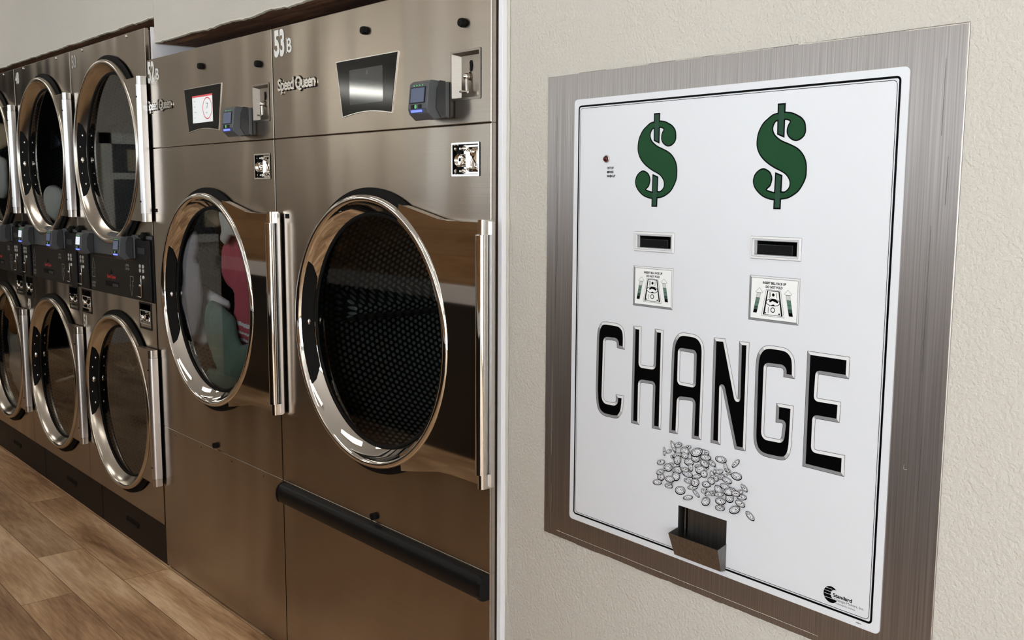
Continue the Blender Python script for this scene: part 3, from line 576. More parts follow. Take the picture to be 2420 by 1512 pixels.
def door(parent, cx, cz, kind, bshift=0.0, dark=False):
    """round loading door: ring, dished throat, glass, latch reflection, wing and handle"""
    chrome = kind == 'big'
    metal = 'chrome' if chrome else 'door_steel'
    b = MB()
    b.lathe(cx, cz, [(.362, -.008), (.3635, -.024), (.3615, -.030), (.356, -.0335), (.350, -.0335), (.3455, -.031), (.343, -.024), (.334, -.008), (.316, .010)], 120)
    d = b.build('door', metal, parent, smooth=True, auto=50)
    b = MB(); b.lathe(cx, cz, [(.340, -.0005), (.372, -.0005), (.381, -.004), (.381, -.0075), (.360, -.0078)], 96); b.build('gasket', 'matte_black', d, smooth=True, auto=40)
    b = MB(); b.lathe(cx, cz, [(.3165, .0085), (.311, .0075), (.307, .011), (.307, .020)], 96); b.build('glass_seal', 'matte_black', d, smooth=True)
    b = MB(); b.disc(cx, cz, .308, .0128, 96); b.build('glass', 'tinted' if dark else 'glass', d, recalc=False)
    # wing plate
    if chrome:
        top = [(.165, .340), (.215, .330), (.271, .3185), (.325, .307), (.371, .3035), (.48, .303)]
        arc = [(.338*math.cos(t), .338*math.sin(t)) for t in [math.radians(a_) for a_ in range(-62, 63, 4)]]
        poly = top+[(p[0], -p[1]) for p in reversed(top)]+arc
    else:
        arc = [(.338*math.cos(t), .338*math.sin(t)) for t in [math.radians(a_) for a_ in range(-50, 51, 4)]]
        poly = [(.24, .264), (.385, .266), (.385, -.266), (.24, -.264)]+arc
    poly = [(cx+p[0], cz+p[1]) for p in poly]
    b = MB(); b.prism(poly, -.006, -.0275); b.build('wing_plate', metal if chrome else 'steel', d, bevel=.0012)
    # handle
    xh = cx+(.494 if chrome else .403); hh = .309 if chrome else .266
    cap = .034 if chrome else .030
    b = MB()
    def col(z0, z1, r, xo=0, y_f=-.042, y_b=-.008):
        pr = [(xo-r, y_b)]+[(xo-r*math.cos(t), y_f+r-r*math.sin(t)) for t in [PI*i/8 for i in range(9)]]+[(xo+r, y_b)]
        n = len(pr); k = len(b.v); b.v += [(xh+p[0], p[1], z0) for p in pr]+[(xh+p[0], p[1], z1) for p in pr]
        for i in range(n): b.f.append([k+i, k+(i+1) % n, k+n+(i+1) % n, k+n+i]); b.mi.append(0)
        b.f.append([k+i for i in range(n)]); b.mi.append(0); b.f.append([k+n+i for i in range(n)]); b.mi.append(0)
    col(cz-hh+cap, cz+hh-cap, .0150 if not chrome else .0120)
    if chrome:
        b = MB(); b.tube([(xh, -.0315, cz-hh+cap), (xh, -.0315, cz+hh-cap)], .0145, 20)
    h = b.build('handle', 'alu' if not chrome else 'chrome', d, smooth=True, auto=40)
    b = MB(); col(cz-hh, cz-hh+cap-.0008, .0135 if not chrome else .0105, 0, -.040); col(cz+hh-cap+.0008, cz+hh, .0135 if not chrome else .0105, 0, -.040)
    split_build(b, 'handle_end', 'alu_end' if not chrome else 'chrome', d, smooth=True, auto=40)
    if chrome:
        b = MB(); b.box(xh-.0165, xh+.0175, -.0165, -.008, cz-hh+.004, cz+hh-.004); b.build('handle_back_strip', 'alu', d)
    b = MB()
    for s_ in (-1, 1): b.ball((xh+.002, -.0415, cz+s_*(hh-.075)), .0035, 0, 10, 6)
    split_build(b, 'handle_screw', 'chrome' if chrome else 'matte_black', d, smooth=True)
    # reflected latch plate, modelled as a dark patch on the left of the throat
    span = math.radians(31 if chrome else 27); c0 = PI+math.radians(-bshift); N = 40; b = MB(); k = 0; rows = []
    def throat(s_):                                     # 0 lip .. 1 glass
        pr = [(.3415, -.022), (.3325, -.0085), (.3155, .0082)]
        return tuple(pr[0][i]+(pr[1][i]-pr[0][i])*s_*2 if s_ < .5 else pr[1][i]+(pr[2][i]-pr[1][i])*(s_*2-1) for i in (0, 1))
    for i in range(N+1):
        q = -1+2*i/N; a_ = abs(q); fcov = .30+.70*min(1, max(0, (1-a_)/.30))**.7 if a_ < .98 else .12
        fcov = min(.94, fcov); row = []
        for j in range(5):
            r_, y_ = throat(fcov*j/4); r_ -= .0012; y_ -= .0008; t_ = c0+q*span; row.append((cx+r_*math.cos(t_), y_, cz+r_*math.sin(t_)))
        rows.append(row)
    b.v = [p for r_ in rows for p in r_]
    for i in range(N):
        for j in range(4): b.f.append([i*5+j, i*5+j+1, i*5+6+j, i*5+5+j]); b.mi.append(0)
    b.build('latch_reflection', 'matte_black', d, smooth=True)
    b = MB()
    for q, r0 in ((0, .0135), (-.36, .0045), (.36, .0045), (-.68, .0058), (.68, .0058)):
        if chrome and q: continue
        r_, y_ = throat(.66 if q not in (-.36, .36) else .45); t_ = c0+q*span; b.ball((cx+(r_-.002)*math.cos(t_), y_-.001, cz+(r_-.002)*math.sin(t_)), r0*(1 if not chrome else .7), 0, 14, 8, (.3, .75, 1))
    split_build(b, 'reflected_bolt', 'chrome', d, smooth=True)  # bolts of the mirrored latch plate, modelled as solids
    return d
def drum(parent, cx, cz, r, dark):
    b = MB(); b.lathe(0, 0, [(.345, .021), (r, .030), (r, .70)], 72)
    o = b.build('drum', 'drum' if not dark else M['drum_dark'], parent, smooth=True, auto=40); o.location = (cx, 0, cz)
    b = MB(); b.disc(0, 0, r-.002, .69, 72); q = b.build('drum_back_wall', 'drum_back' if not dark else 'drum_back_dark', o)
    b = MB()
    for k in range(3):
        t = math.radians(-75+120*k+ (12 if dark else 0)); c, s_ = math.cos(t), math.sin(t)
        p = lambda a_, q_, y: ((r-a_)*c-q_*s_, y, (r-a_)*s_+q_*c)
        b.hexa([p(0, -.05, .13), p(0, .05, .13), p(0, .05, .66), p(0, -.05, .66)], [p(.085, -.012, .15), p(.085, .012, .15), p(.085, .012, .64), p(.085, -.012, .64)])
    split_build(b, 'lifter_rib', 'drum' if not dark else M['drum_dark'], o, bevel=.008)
    return o
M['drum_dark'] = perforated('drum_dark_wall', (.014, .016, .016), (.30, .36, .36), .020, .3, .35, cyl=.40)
M['drum'] = perforated('drum_wall', (.11, .13, .155), (.010, .012, .014), .017, .6, .45, cyl=.385)
def knob(b, x, z, r=.0105):
    b.lathe(x, z, [(r, 0), (r*1.02, -.006), (r*.85, -.012), (.0001, -.013)], 20)
def body(parent, x0, x1, z0, z1, depth, m_='steel_dull'):
    b = MB(); y0 = .0035
    b.add([(x0, y0, z0), (x0, depth, z0), (x0, depth, z1), (x0, y0, z1)], [(0, 1, 2, 3)]); b.add([(x1, y0, z0), (x1, depth, z0), (x1, depth, z1), (x1, y0, z1)], [(0, 1, 2, 3)])
    b.add([(x0, y0, z1), (x1, y0, z1), (x1, depth, z1), (x0, depth, z1)], [(0, 1, 2, 3)]); b.add([(x0, y0, z0), (x1, y0, z0), (x1, depth, z0), (x0, depth, z0)], [(0, 1, 2, 3)])
    b.add([(x0, depth, z0), (x1, depth, z0), (x1, depth, z1), (x0, depth, z1)], [(0, 1, 2, 3)])
    return b.build('cabinet', m_, parent)
def sheet(parent, name, x0, x1, z0, z1, rects=(), circ=None, m_='steel'):
    b = MB(); panel_faces(b, x0, x1, z0, z1, 0, rects, circ)
    r = .0035                                            # rolled edges
    o_ = [(x0, z0), (x1, z0), (x1, z1), (x0, z1)]
    k = len(b.v); q = inset(o_, -.0018)
    b.v += [(p[0], 0, p[1]) for p in o_]+[(p[0], .0015, p[1]) for p in q]+[(p[0], .014, p[1]) for p in q]
    for s_ in (0, 1):
        for i in range(4): b.f.append([k+s_*4+i, k+s_*4+(i+1) % 4, k+s_*4+4+(i+1) % 4, k+s_*4+4+i]); b.mi.append(0)
    return b.build(name, m_, parent)

# ------------------------------------------------------------------ the two big tumble dryers
def tumbler(cx, xl, xr, num, label, bar, lcd_on):
    t = empty('tumble_dryer', (cx, 0, 0), label, 'dryer')
    zs, zt, zl, cz = 1.6195, 1.937, .5715, 1.095
    g = .0035
    body(t, xl+.004, xr-.004, .012, zt-.004, 1.15)
    coin = (.344, .451, 1.676, 1.785); sc = (-.150, .122, 1.672, 1.800); lk = (.346, .449, 1.5015, 1.5785)
    sheet(t, 'control_fascia', xl+g, xr-g, zs+.0028, zt, [coin])
    sheet(t, 'front_panel', xl+g, xr-g, zl+.002, zs-.0028, [lk], (0, cz, .345))
    sheet(t, 'lower_panel', xl+g, xr-g, .014, zl-.0020)
    b = MB(); b.box(xl+.004, xr-.004, .012, .03, 0, .0125); b.build('foot_strip', 'matte_black', t)
    # display
    zb, zu = 1.6640, 1.8085
    bot = [(-.128+.230*i/12, zb+.0095*math.sin(PI*i/12)) for i in range(13)]
    po = [(.131, zu), (-.157, zu-.0005)]+bot
    b = MB(); b.prism(po, 0, -.0030); bez = b.build('display_bezel', 'blackgloss', t, bevel=.001)
    b = MB(); q = inset(po, -.0022); b.band(po, q, -.0022); b.band(q, q, 0); k = len(b.v); n = len(q); b.v += [(p[0], -.0022, p[1]) for p in q]+[(p[0], 0, p[1]) for p in q]
    for i in range(n): b.f.append([k+i, k+(i+1) % n, k+n+(i+1) % n, k+n+i]); b.mi.append(0)
    b.build('rim', 'alu_end', bez)
    b = MB(); b.flat([rrect(-.091, .066, 1.692, 1.782, .001, 1)], -.0034); s_ = b.build('screen', 'lcd' if lcd_on else 'lcd_dim', bez)
    if lcd_on:
        b = MB(); b.flat([[(-.091, 1.776), (.066, 1.776), (.066, 1.782), (-.091, 1.782)]], -.0036); b.band(circle(.026, 1.737, .036), circle(.026, 1.737, .0325), -.0036)
        b.build('screen_graphics', 'lcd_red', bez)
        q = [text('7', 'readout', .026, 'ink_grey', bez, .019, -.0037, 1.736), text('minutes', 'readout', .006, 'ink_grey', bez, .012, -.0037, 1.721, .9)]
        for i, st in enumerate(('Cycle', 'High', 'Medium', 'Low')): q.append(text(st, 'readout', .006, 'ink_grey', bez, -.078, -.0037, 1.762-.018*i))
        join(q, 'readout')
    else:
        text('b', 'readout', .016, 'ink_grey', bez, -.010, -.0037, 1.766)
    # number and maker lettering
    nx = xl+.012 if num == '53' else xl+.006
    q = [text(num, 'number_sticker', .100, 'white_ink', t, nx+.002, -.0008, 1.859, .64, .0042, spacing=1.0), text('B', 'number_sticker', .058, 'white_ink', t, nx+.074, -.0008, 1.8615, .98, .0012)]
    x_ = nx+.074                                         # slab serifs of the small letter
    b = MB(); b.prism([(x_, 1.8605), (x_+.012, 1.8605), (x_+.012, 1.8638), (x_, 1.8638)], 0, -.0008); b.prism([(x_, 1.8997), (x_+.012, 1.8997), (x_+.012, 1.9030), (x_, 1.9030)], 0, -.0008)
    q.append(b.build('number_sticker', 'white_ink', t)); join(q, 'number_sticker')
    lx = -.482
    a_ = text('Speed Queen', 'maker_lettering_outline', .046, 'matte_black', t, lx, -.0006, 1.757, .985, .0036, spacing=.86)  # black outline backing behind the raised letters
    q = text('Speed Queen', 'maker_lettering', .046, 'alu_end', t, lx, -.0010, 1.757, .985, .0013, depth=.004, spacing=.86)
    # knobs
    for x, z in ((-.016, 1.876), (.391, 1.846)):
        b = MB(); knob(b, x, z); b.build('panel_plug', 'matte_black', t, smooth=True, auto=40)
    # coin unit, sunk into the panel
    x0, x1, z0, z1 = coin
    b = MB(); o_ = rrect(x0, x1, z0, z1, .002, 2); i_ = rrect(x0+.0035, x1-.0035, z0+.0035, z1-.0035, .002, 2); b.band(rrect(x0-.002, x1+.002, z0-.002, z1+.002, .003, 2), i_, -.0015)
    k = len(b.v); n = len(i_); bk = rrect(x0+.022, x1-.0045, z0+.0045, z1-.010, .002, 2)
    b.v += [(p[0], -.0015, p[1]) for p in i_]+[(p[0], .013, p[1]) for p in bk]
    for i in range(n): b.f.append([k+i, k+(i+1) % n, k+n+(i+1) % n, k+n+i]); b.mi.append(0)
    b.f.append([k+n+i for i in range(n)]); b.mi.append(0)
    c = b.build('coin_unit', 'steel_dull', t)
    xm = (x0+x1)/2-.001
    b = MB(); b.tube([(xm+.006, .0115, z1-.022), (xm+.008, .0115, z1-.035), (xm+.006, .0115, z1-.044), (xm+.001, .0115, z1-.050)], .0022); b.tube([(xm+.002, .0118, z1-.024), (xm+.003, .0118, z1-.036), (xm+.002, .0118, z1-.044)], .0010); b.build('coin_slot', 'matte_black', c)
    b = MB(); b.ball((xm-.003, .006, z1-.058), .0085, 0, 16, 10); b.tube([(xm-.001, .004, z1-.062), (xm+.001, .004, z0+.018)], .0036); b.tube([(xm-.018, -.001, z0+.0185), (xm+.010, -.001, z0+.0155)], .0030); b.build('coin_return_lever', 'chrome', c, smooth=True, auto=50)
    card_reader(t, .338, 1.720)
    lock_plate(t, *lk)
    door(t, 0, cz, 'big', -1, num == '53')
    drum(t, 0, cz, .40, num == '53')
    b = MB(); b.box(-.462, -.441, -.0012, .0, 1.385, 1.398); b.build('hinge_slot', 'matte_black', t)
    b = MB(); b.lathe(-.003, .586, [(.010, 0), (.010, -.010), (.0065, -.010), (.0065, -.005), (.0001, -.005)], 20); b.box(-.0045, -.0015, -.012, -.004, .578, .594); b.build('key_lock', 'matte_black', t)
    if not bar:
        b = MB()
        for x in (-.355, -.13, .117, .346): b.disc(x, .5535, .0022, -.0006, 10)
        split_build(b, 'screw', 'matte_black', t)
    else:
        pr = [(0, .5665), (-.010, .566), (-.020, .560), (-.027, .549), (-.029, .536), (-.028, .520), (-.024, .510), (-.016, .507), (0, .507)]
        b = MB(); n = len(pr); b.add([(-.506, y, z) for y, z in pr]+[(.472, y, z) for y, z in pr], [[i, (i+1) % n, n+(i+1) % n, n+i] for i in range(n)]+[list(range(n)), [n+i for i in range(n)]])
        r_ = b.build('bumper_bar', 'black', t, smooth=True, auto=35)
        b = MB()
        pr2 = [(y*1.06 if y else 0, z+(.0012 if z > .536 else -.0012)) for y, z in pr]
        for xa, xb in ((-.5125, -.5065), (.4725, .486)): b.add([(xa, y, z) for y, z in pr2]+[(xb, y, z) for y, z in pr2], [[i, (i+1) % n, n+(i+1) % n, n+i] for i in range(n)]+[list(range(n)), [n+i for i in range(n)]])
        split_build(b, 'end_cap', 'black', r_)
    return t
tumbler(-2.200, -.5185, .4900, '53', 'stainless single tumble dryer numbered 53B with black bumper bar', True, False)
tumbler(-3.195, -.4880, .4740, '52', 'stainless single tumble dryer numbered 52B with lit white display', False, True)

# ------------------------------------------------------------------ stacked dryers
def stack(cx, n_up, n_lo, label, faded=False):
    t = empty('stacked_dryer', (cx, 0, 0), label, 'dryer', 'stacked dryers along the wall')
    x0, x1 = -.4235, .4235; dx = .025; zt = 2.055; zb = .168
    body(t, x0+.003, x1-.003, zb, zt-.004, 1.05)
    sheet(t, 'upper_front_panel', x0+.002, x1-.002, 1.296, zt, (), (dx, 1.615, .345))
    lkr = (.266, .372, .937, 1.028); lkl = (-.422+.012, -.302, .937, 1.028)
    sheet(t, 'lower_front_panel', x0+.002, x1-.002, zb, 1.038, [lkr, lkl], (dx, .597, .345))
    b = MB(); b.box(x0+.002, x1-.002, -.001, .012, 1.0395, 1.2945); cp = b.build('control_panel', 'panelblack', t, bevel=.001)
    b = MB(); b.box(-.345, .262, -.012, -.001, 1.203, 1.287); b.box(-.421, .421, -.006, -.001, 1.280, 1.293); b.build('reader_mount', 'grey_plastic', t, bevel=.002)
    b = MB(); b.box(-.225, .24, -.0016, -.001, 1.1885, 1.1905); b.build('red_line', 'redline', cp)
    # printed graphics on the black panel
    b = MB()
    def arrow(cx_, z0, z1, sgn):
        z0, z1 = (z0, z1) if sgn > 0 else (z1, z0); h = (z1-z0)
        P_ = [(-.024, 0), (.016, 0), (.016, .45), (.024, .45), (.002, 1), (-.020, .45), (-.010, .45), (-.010, .26), (-.024, .26)]
        P_ = [(cx_+sgn*p[0]*.9, z0+h*p[1]) for p in P_]; b.band(P_, inset(P_, .0020), -.0016)
    arrow(-.245, 1.097, 1.181, 1); arrow(.190, 1.048, 1.128, -1)
    split_build(b, 'panel_arrow', 'faded_ink', cp)
    join([text('UPPER', 'panel_text', .014, 'faded_ink', cp, .130, -.0016, 1.164), text('DRYER', 'panel_text', .014, 'faded_ink', cp, .130, -.0016, 1.150),
          text('LOWER', 'panel_text', .014, 'faded_ink', cp, -.275, -.0016, 1.068), text('DRYER', 'panel_text', .014, 'faded_ink', cp, -.275, -.0016, 1.054)], 'panel_text')
    text('Speed Queen', 'maker_text', .021, 'red_ink', cp, -.083, -.0016, 1.105, .85, .0006)
    b = MB(); b.prism([(-.045, 1.122), (-.02, 1.122), (-.032, 1.142)], 0, -.002); b.build('emblem', 'matte_black', cp)
    b = MB(); b.box(-.103, .049, -.0022, -.001, 1.070, 1.092); b.build('card_window', 'matte_black', cp)
    b = MB(); b.box(-.02, .045, -.0030, -.0022, 1.072, 1.084); b.build('card_window_insert', 'grey_dark', cp)
    for s_, xa, xb, top in ((1, .262, .408, 1.276), (-1, -.415, -.292, 1.2)):
        b = MB(); b.box(xa, xb, -.010, -.001, 1.041, top); c = b.build('coin_column', 'black', t, bevel=.002)
        cb = (xa+xb)/2-.01
        if s_ > 0:
            b = MB(); b.box(xa+.03, xb-.045, -.0112, -.010, 1.223, 1.246); b.build('mini_display', 'grey_dark', c)
        b = MB()
        for i in (0, 1):
            for j in (0, 1): b.lathe(cb-.015+.032*i, 1.158+.017*j, [(.0075, -.010), (.0075, -.0125), (.0001, -.013)], 14)
        split_build(b, 'cycle_button', 'button' if s_ > 0 else 'faded_ink', c)
        b = MB(); b.lathe(cb+.018, 1.134, [(.0065, -.010), (.0065, -.014), (.0001, -.0145)], 14); b.build('start_button', 'white_ink', c)
        b = MB(); b.tube([(cb-.004, -.0125, 1.140), (cb-.006, -.0125, 1.112), (cb-.002, -.0135, 1.055)], .0022); b.ball((cb-.010, -.014, 1.100), .0065); b.tube([(cb-.048, -.016, 1.0565), (cb-.004, -.016, 1.0555)], .0026); b.build('coin_return_lever', 'alu_end', c, smooth=True)
    card_reader(t, .248, 1.286); card_reader(t, -.197, 1.286, True)
    b = MB(); b.lathe(.352, 1.291, [(.016, -.001), (.016, -.014), (.010, -.018), (.0001, -.018)], 16); b.box(.33, .376, -.020, -.010, 1.286, 1.296); b.build('key_lock', 'matte_black', t)
    b = MB(); b.lathe(-.380, 1.296, [(.016, -.001), (.016, -.014), (.010, -.018), (.0001, -.018)], 16); b.box(-.402, -.356, -.020, -.010, 1.291, 1.301); b.build('key_lock', 'matte_black', t)
    for q in (lkr, lkl):
        o_ = MB(); xa, xb, za, zb_ = q; 
        o_.band(rrect(xa-.009, xb+.009, za-.008, zb_+.006, .002, 2), rrect(xa, xb, za, zb_, .002, 2), -.0012); o_.build('lock_surround', 'black', t)
        lock_plate(t, xa, xb, za+.012, zb_-.024)
    for x in (-.258, .247):
        b = MB(); b.ball((x, -.001, 2.046), .006, 0, 12, 8, (1, .6, 1)); split_build(b, 'screw', 'chrome', t, smooth=True)
    text(n_up, 'number_sticker', .075, 'faded_ink' if faded else 'white_ink', t, -.398, -.0008, 1.983, .78, .0012, depth=.0006)
    text(n_lo, 'number_sticker', .075, 'white_ink', t, -.410, -.0008, .866, .68, .0022, depth=.0006)
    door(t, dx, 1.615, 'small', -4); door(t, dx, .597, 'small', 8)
    drum(t, dx, 1.615, .385, False); drum(t, dx, .597, .385, False)
    return t
stack(-4.115, '50', '51', 'stacked pair of dryers numbered 50 and 51, nearest the single dryers', True)
stack(-4.965, '48', '49', 'stacked pair of dryers numbered 48 and 49, middle of the stacks')
stack(-5.815, '46', '47', 'stacked pair of dryers at the left edge, beyond the one numbered 48')
for x0, x1, l_ in ((-4.42, -3.692, 'dark brown kick panel at the floor beside dryer 52B'), (-5.255, -4.424, 'dark brown kick panel in the middle of the plinth row'), (-6.25, -5.259, 'dark brown kick panel at the far left end')):
    t = empty('kick_panel', ((x0+x1)/2, .03, 0), l_, 'kick panel', 'kick panels under the stacked dryers'); h = (x1-x0)/2
    b = MB(); b.box(-h+.0015, h-.0015, -.022, .30, 0, .160); b.build('panel', 'kick', t, bevel=.002)
    b = MB(); b.box(-.07, .07, -.0245, -.022, .075, .094); b.build('hand_slot', 'matte_black', t); b = MB(); b.box(-.045, .055, -.027, -.0245, .068, .077); b.build('slot_lip', 'kick', t)

# ------------------------------------------------------------------ laundry behind the glass
def laundry(name, poly, y, th, m_, label, cat, group, fold=1.0, seed=0, stripes=None, step=.010):
    cx = sum(p[0] for p in poly)/len(poly); cz = sum(p[1] for p in poly)/len(poly)
    P_ = smooth_closed(poly, 3); n = len(P_); vs = [Vector((p[0]-cx, p[1]-cz)) for p in P_]
    xs = [v.x for v in vs]; zs = [v.y for v in vs]; st = step
    def inside(p):
        c = False
        for i in range(n):
            a, b_ = vs[i], vs[i-1]
            if (a.y > p.y) != (b_.y > p.y) and p.x < (b_.x-a.x)*(p.y-a.y)/(b_.y-a.y)+a.x: c = not c
        return c
    def dist(p):
        d = 9
        for i in range(n):
            a, b_ = vs[i-1], vs[i]; e = b_-a; t = max(0, min(1, (p-a).dot(e)/max(e.length_squared, 1e-12))); d = min(d, (p-a-e*t).length)
        return d
    pts = list(vs); x = min(xs)
    while x < max(xs):
        z = min(zs)
        while z < max(zs):
            p = Vector((x+random.uniform(-.002, .002), z+random.uniform(-.002, .002)))
            if inside(p) and dist(p) > .005: pts.append(p)
            z += st
        x += st
    R = delaunay_2d_cdt(pts, [(i, (i+1) % n) for i in range(n)], [], 1, 1e-6)
    V = R[0]; F = R[2]; b = MB(); k = len(V)
    top = []; bot = []
    for p in V:
        d = dist(p); h = math.sqrt(min(1, d/(th*.9+.01))); q = Vector((p.x*13+seed, p.y*4.5+seed*2, seed)); 
        f1 = abs(noise.noise(q))*.030+noise.noise(Vector((p.x*34, p.y*14, seed+4)))*.010
        top.append((p.x, -h*(th*.55+f1*fold), p.y)); bot.append((p.x, h*th*.5, p.y))
    b.v = top+bot
    for f in F:
        c = sum((V[i] for i in f), Vector((0, 0)))/len(f); mi = 0
        if stripes and any(a0 < (c.y+c.x*.15)*1 < a1 for a0, a1 in stripes): mi = 1
        b.f.append(list(f)); b.mi.append(mi); b.f.append([k+i for i in reversed(f)]); b.mi.append(mi)
    o = b.build(name, [m_] if not stripes else [m_, M['c_white']], smooth=True); o.location = (cx, y, cz); tag(o, label, cat, group); return o
for k_, c_ in dict(c_grey=(.42, .41, .45), c_white=(.90, .92, .98), c_teal=(.20, .33, .30), c_red=(.58, .13, .17), c_black=(.012, .012, .014), c_tan=(.50, .38, .24), c_orange=(.42, .20, .07), c_pale=(.62, .62, .58), c_navy=(.010, .013, .022)).items(): M[k_] = cloth_mat('cloth_'+k_[2:], c_)
GR = 'laundry inside dryer 52B'
DRUMC = {'46': (-5.79, 1.615), 'b46': (-5.79, 1.615), 'w46': (-5.79, 1.615), 'o47': (-5.79, .597), 'w47': (-5.79, .597), 'w48': (-4.94, 1.615), 'n49': (-4.94, .597), 'p49': (-4.94, .597)}
YS = dict(quilt=.048, white=.088, teal=.056, red=.089, sleeve=.050, tan=.100, black=.125, w47=.110, o47=.062)
def lz(name, key, m_, label, cat, group, th=.05, **kw):
    y, p = CL[key]; y = YS.get(key, max(y, .068)); c = DRUMC.get(key, (-3.195, 1.095)); R0 = .362
    if key not in DRUMC:                                # keep the same place in view when laid deeper
        k = (1.437+y)/(1.437+CL[key][0]); p = [(a*k, 1.465+(b_-1.465)*k) for a, b_ in p]
    p = [(c[0]+(a-c[0])*min(1, R0/math.hypot(a-c[0], b_-c[1])), c[1]+(b_-c[1])*min(1, R0/math.hypot(a-c[0], b_-c[1]))) for a, b_ in p]
    return laundry(name, p, y, th, M[m_], label, cat, group, seed=len(key)*3+ord(key[0]), **kw)
lz('quilted_jacket', 'quilt', 'c_grey', 'grey quilted garment at the left behind the glass of dryer 52B', 'clothing', GR, .030, fold=.5)
lz('white_shirt', 'white', 'c_white', 'white cloth in the middle of the load in dryer 52B', 'clothing', GR, .036, fold=.7)
lz('green_garment', 'teal', 'c_teal', 'grey-green garment at the bottom of the load in dryer 52B', 'clothing', GR, .036, fold=.9)
lz('red_garment', 'red', 'c_red', 'dark red garment with white stripes at the right in dryer 52B', 'clothing', GR, .032, fold=.6, step=.0055, stripes=[(-.128, -.114), (-.158, -.148), (-.184, -.174)])
lz('white_sleeve', 'sleeve', 'c_pale', 'white sleeve above the red garment in dryer 52B', 'clothing', GR, .035)
lz('tan_reflection', 'tan', 'c_tan', 'tan light reflection shaped as a small cloth at the top of the load in dryer 52B', 'clothing', GR, .04)  # reflection of light, modelled as a tan lump
lz('black_cloth', 'black', 'c_black', 'black cloth under the white one in dryer 52B', 'clothing', GR, .03)
GS = 'laundry inside the stacked dryers'
lz('white_towel', 'w48', 'c_pale', 'white towel in the upper dryer numbered 48', 'laundry', GS, .05)
lz('brown_cloth', 'b46', 'c_tan', 'tan cloth in the upper dryer at the left edge', 'laundry', GS, .05)
lz('grey_towel', 'w46', 'c_pale', 'pale towel in the upper dryer at the left edge', 'laundry', GS, .05)
lz('orange_cloth', 'o47', 'c_orange', 'orange brown cloth in the lower dryer at the left edge', 'laundry', GS, .03)
lz('white_sheet', 'w47', 'c_pale', 'pale bed sheet in the lower dryer at the left edge', 'laundry', GS, .05)
lz('navy_cloth', 'n49', 'c_navy', 'dark cloth at the bottom of the dryer numbered 49', 'laundry', GS, .04)
lz('pale_cloth', 'p49', 'c_pale', 'pale thin cloth in the dryer numbered 49', 'laundry', GS, .012)

# ------------------------------------------------------------------ change machine
U0, V0 = -1.155, .713
cm = empty('change_machine', wpt(U0, 0, V0), 'white bill change machine with green dollar signs in a steel frame', 'change machine', rz=-AW)
U = lambda u: u-U0
Z = lambda z: z-V0
def uz(poly, du=0, s_=.001): return [(p[0]*s_+du-U0, p[1]*s_-V0) for p in poly]
# steel surround
fo = [(U(-1.606), Z(.713)), (U(-.706), Z(.713)), (U(-.706), Z(1.706)), (U(-1.606), Z(1.706))]; fi = [(U(-1.500), Z(.79)), (U(-.81), Z(.79)), (U(-.81), Z(1.63)), (U(-1.500), Z(1.63))]
b = MB(); b.band(fo, fi, 0); q = inset(fo, -.0012); k = len(b.v); b.v += [(p[0], 0, p[1]) for p in fo]+[(p[0], .0012, p[1]) for p in q]+[(p[0], .0042, p[1]) for p in q]
for s_ in (0, 1):
    for i in range(4): b.f.append([k+s_*4+i, k+s_*4+(i+1) % 4, k+s_*4+4+(i+1) % 4, k+s_*4+4+i]); b.mi.append(0)
b.build('steel_surround', 'frame_steel', cm)
b = MB(); b.box(U(-1.49), U(-.82), .06, .42, Z(.81), Z(1.61)); b.build('safe_body', 'cup', cm)
# old paint smeared along the surround
b = MB()
def smear(p0, p1, wd, seed, gap=.0):
    n = 160; d = Vector(p1)-Vector(p0); L = d.length; d.normalize(); nn = Vector((-d.y, d.x)); a = []; c = []
    on = []
    for i in range(n+1):
        s_ = L*i/n; p = Vector(p0)+d*s_; q = noise.noise(Vector((s_*60, seed, 0))); q2 = noise.noise(Vector((s_*11, seed, 5)))
        a.append(p+nn*(q*wd*.2)); c.append(p+nn*(wd*(.35+.8*abs(q))+q*wd*.2)); on.append(q2 > gap)
    for i in range(n):
        if on[i] and on[i+1]:
            b.add([(a[i].x, -.0006, a[i].y), (a[i+1].x, -.0006, a[i+1].y), (c[i+1].x, -.0006, c[i+1].y), (c[i].x, -.0006, c[i].y)], [(0, 1, 2, 3)])
smear((U(-1.565), Z(.7265)), (U(-.90), Z(.7245)), .0016, 1, -.35)
smear((U(-1.606), Z(.7128)), (U(-.706), Z(.7128)), .0022, 2, -.2)
smear((U(-1.606), Z(1.7062)), (U(-.706), Z(1.7045)), .0022, 3, -.15)
smear((U(-.7045), Z(.713)), (U(-.7060), Z(1.706)), .0014, 4, -.25)
smear((U(-1.6055), Z(.713)), (U(-1.6055), Z(1.706)), .0010, 6, .02)
smear((U(-1.583), Z(.726)), (U(-1.583), Z(1.10)), .0008, 8, -.2)
b.add([(U(-.765), -.0007, Z(1.045)), (U(-.7645), -.0007, Z(1.045)), (U(-.7645), -.0007, Z(1.053)), (U(-.765), -.0007, Z(1.053))], [(0, 1, 2, 3)]); b.add([(U(-.765), -.0007, Z(1.045)), (U(-.759), -.0007, Z(1.045)), (U(-.759), -.0007, Z(1.0457)), (U(-.765), -.0007, Z(1.0457))], [(0, 1, 2, 3)])
b.build('paint_smear', 'cream', cm)['kind'] = 'stuff'
b = MB()
for u, za, zb_ in ((-1.577, 1.18, 1.62), (-1.573, 1.30, 1.50), (-.737, 1.55, 1.66), (-.745, 1.20, 1.42), (-.730, .80, 1.05), (-.74, 1.0, 1.1), (-.725, 1.45, 1.52)): b.add([(U(u), -.0005, Z(za)), (U(u)+.0006, -.0005, Z(za)), (U(u)+.0008, -.0005, Z(zb_)), (U(u)+.0003, -.0005, Z(zb_))], [(0, 1, 2, 3)])
split_build(b, 'scratch', 'cup', cm)
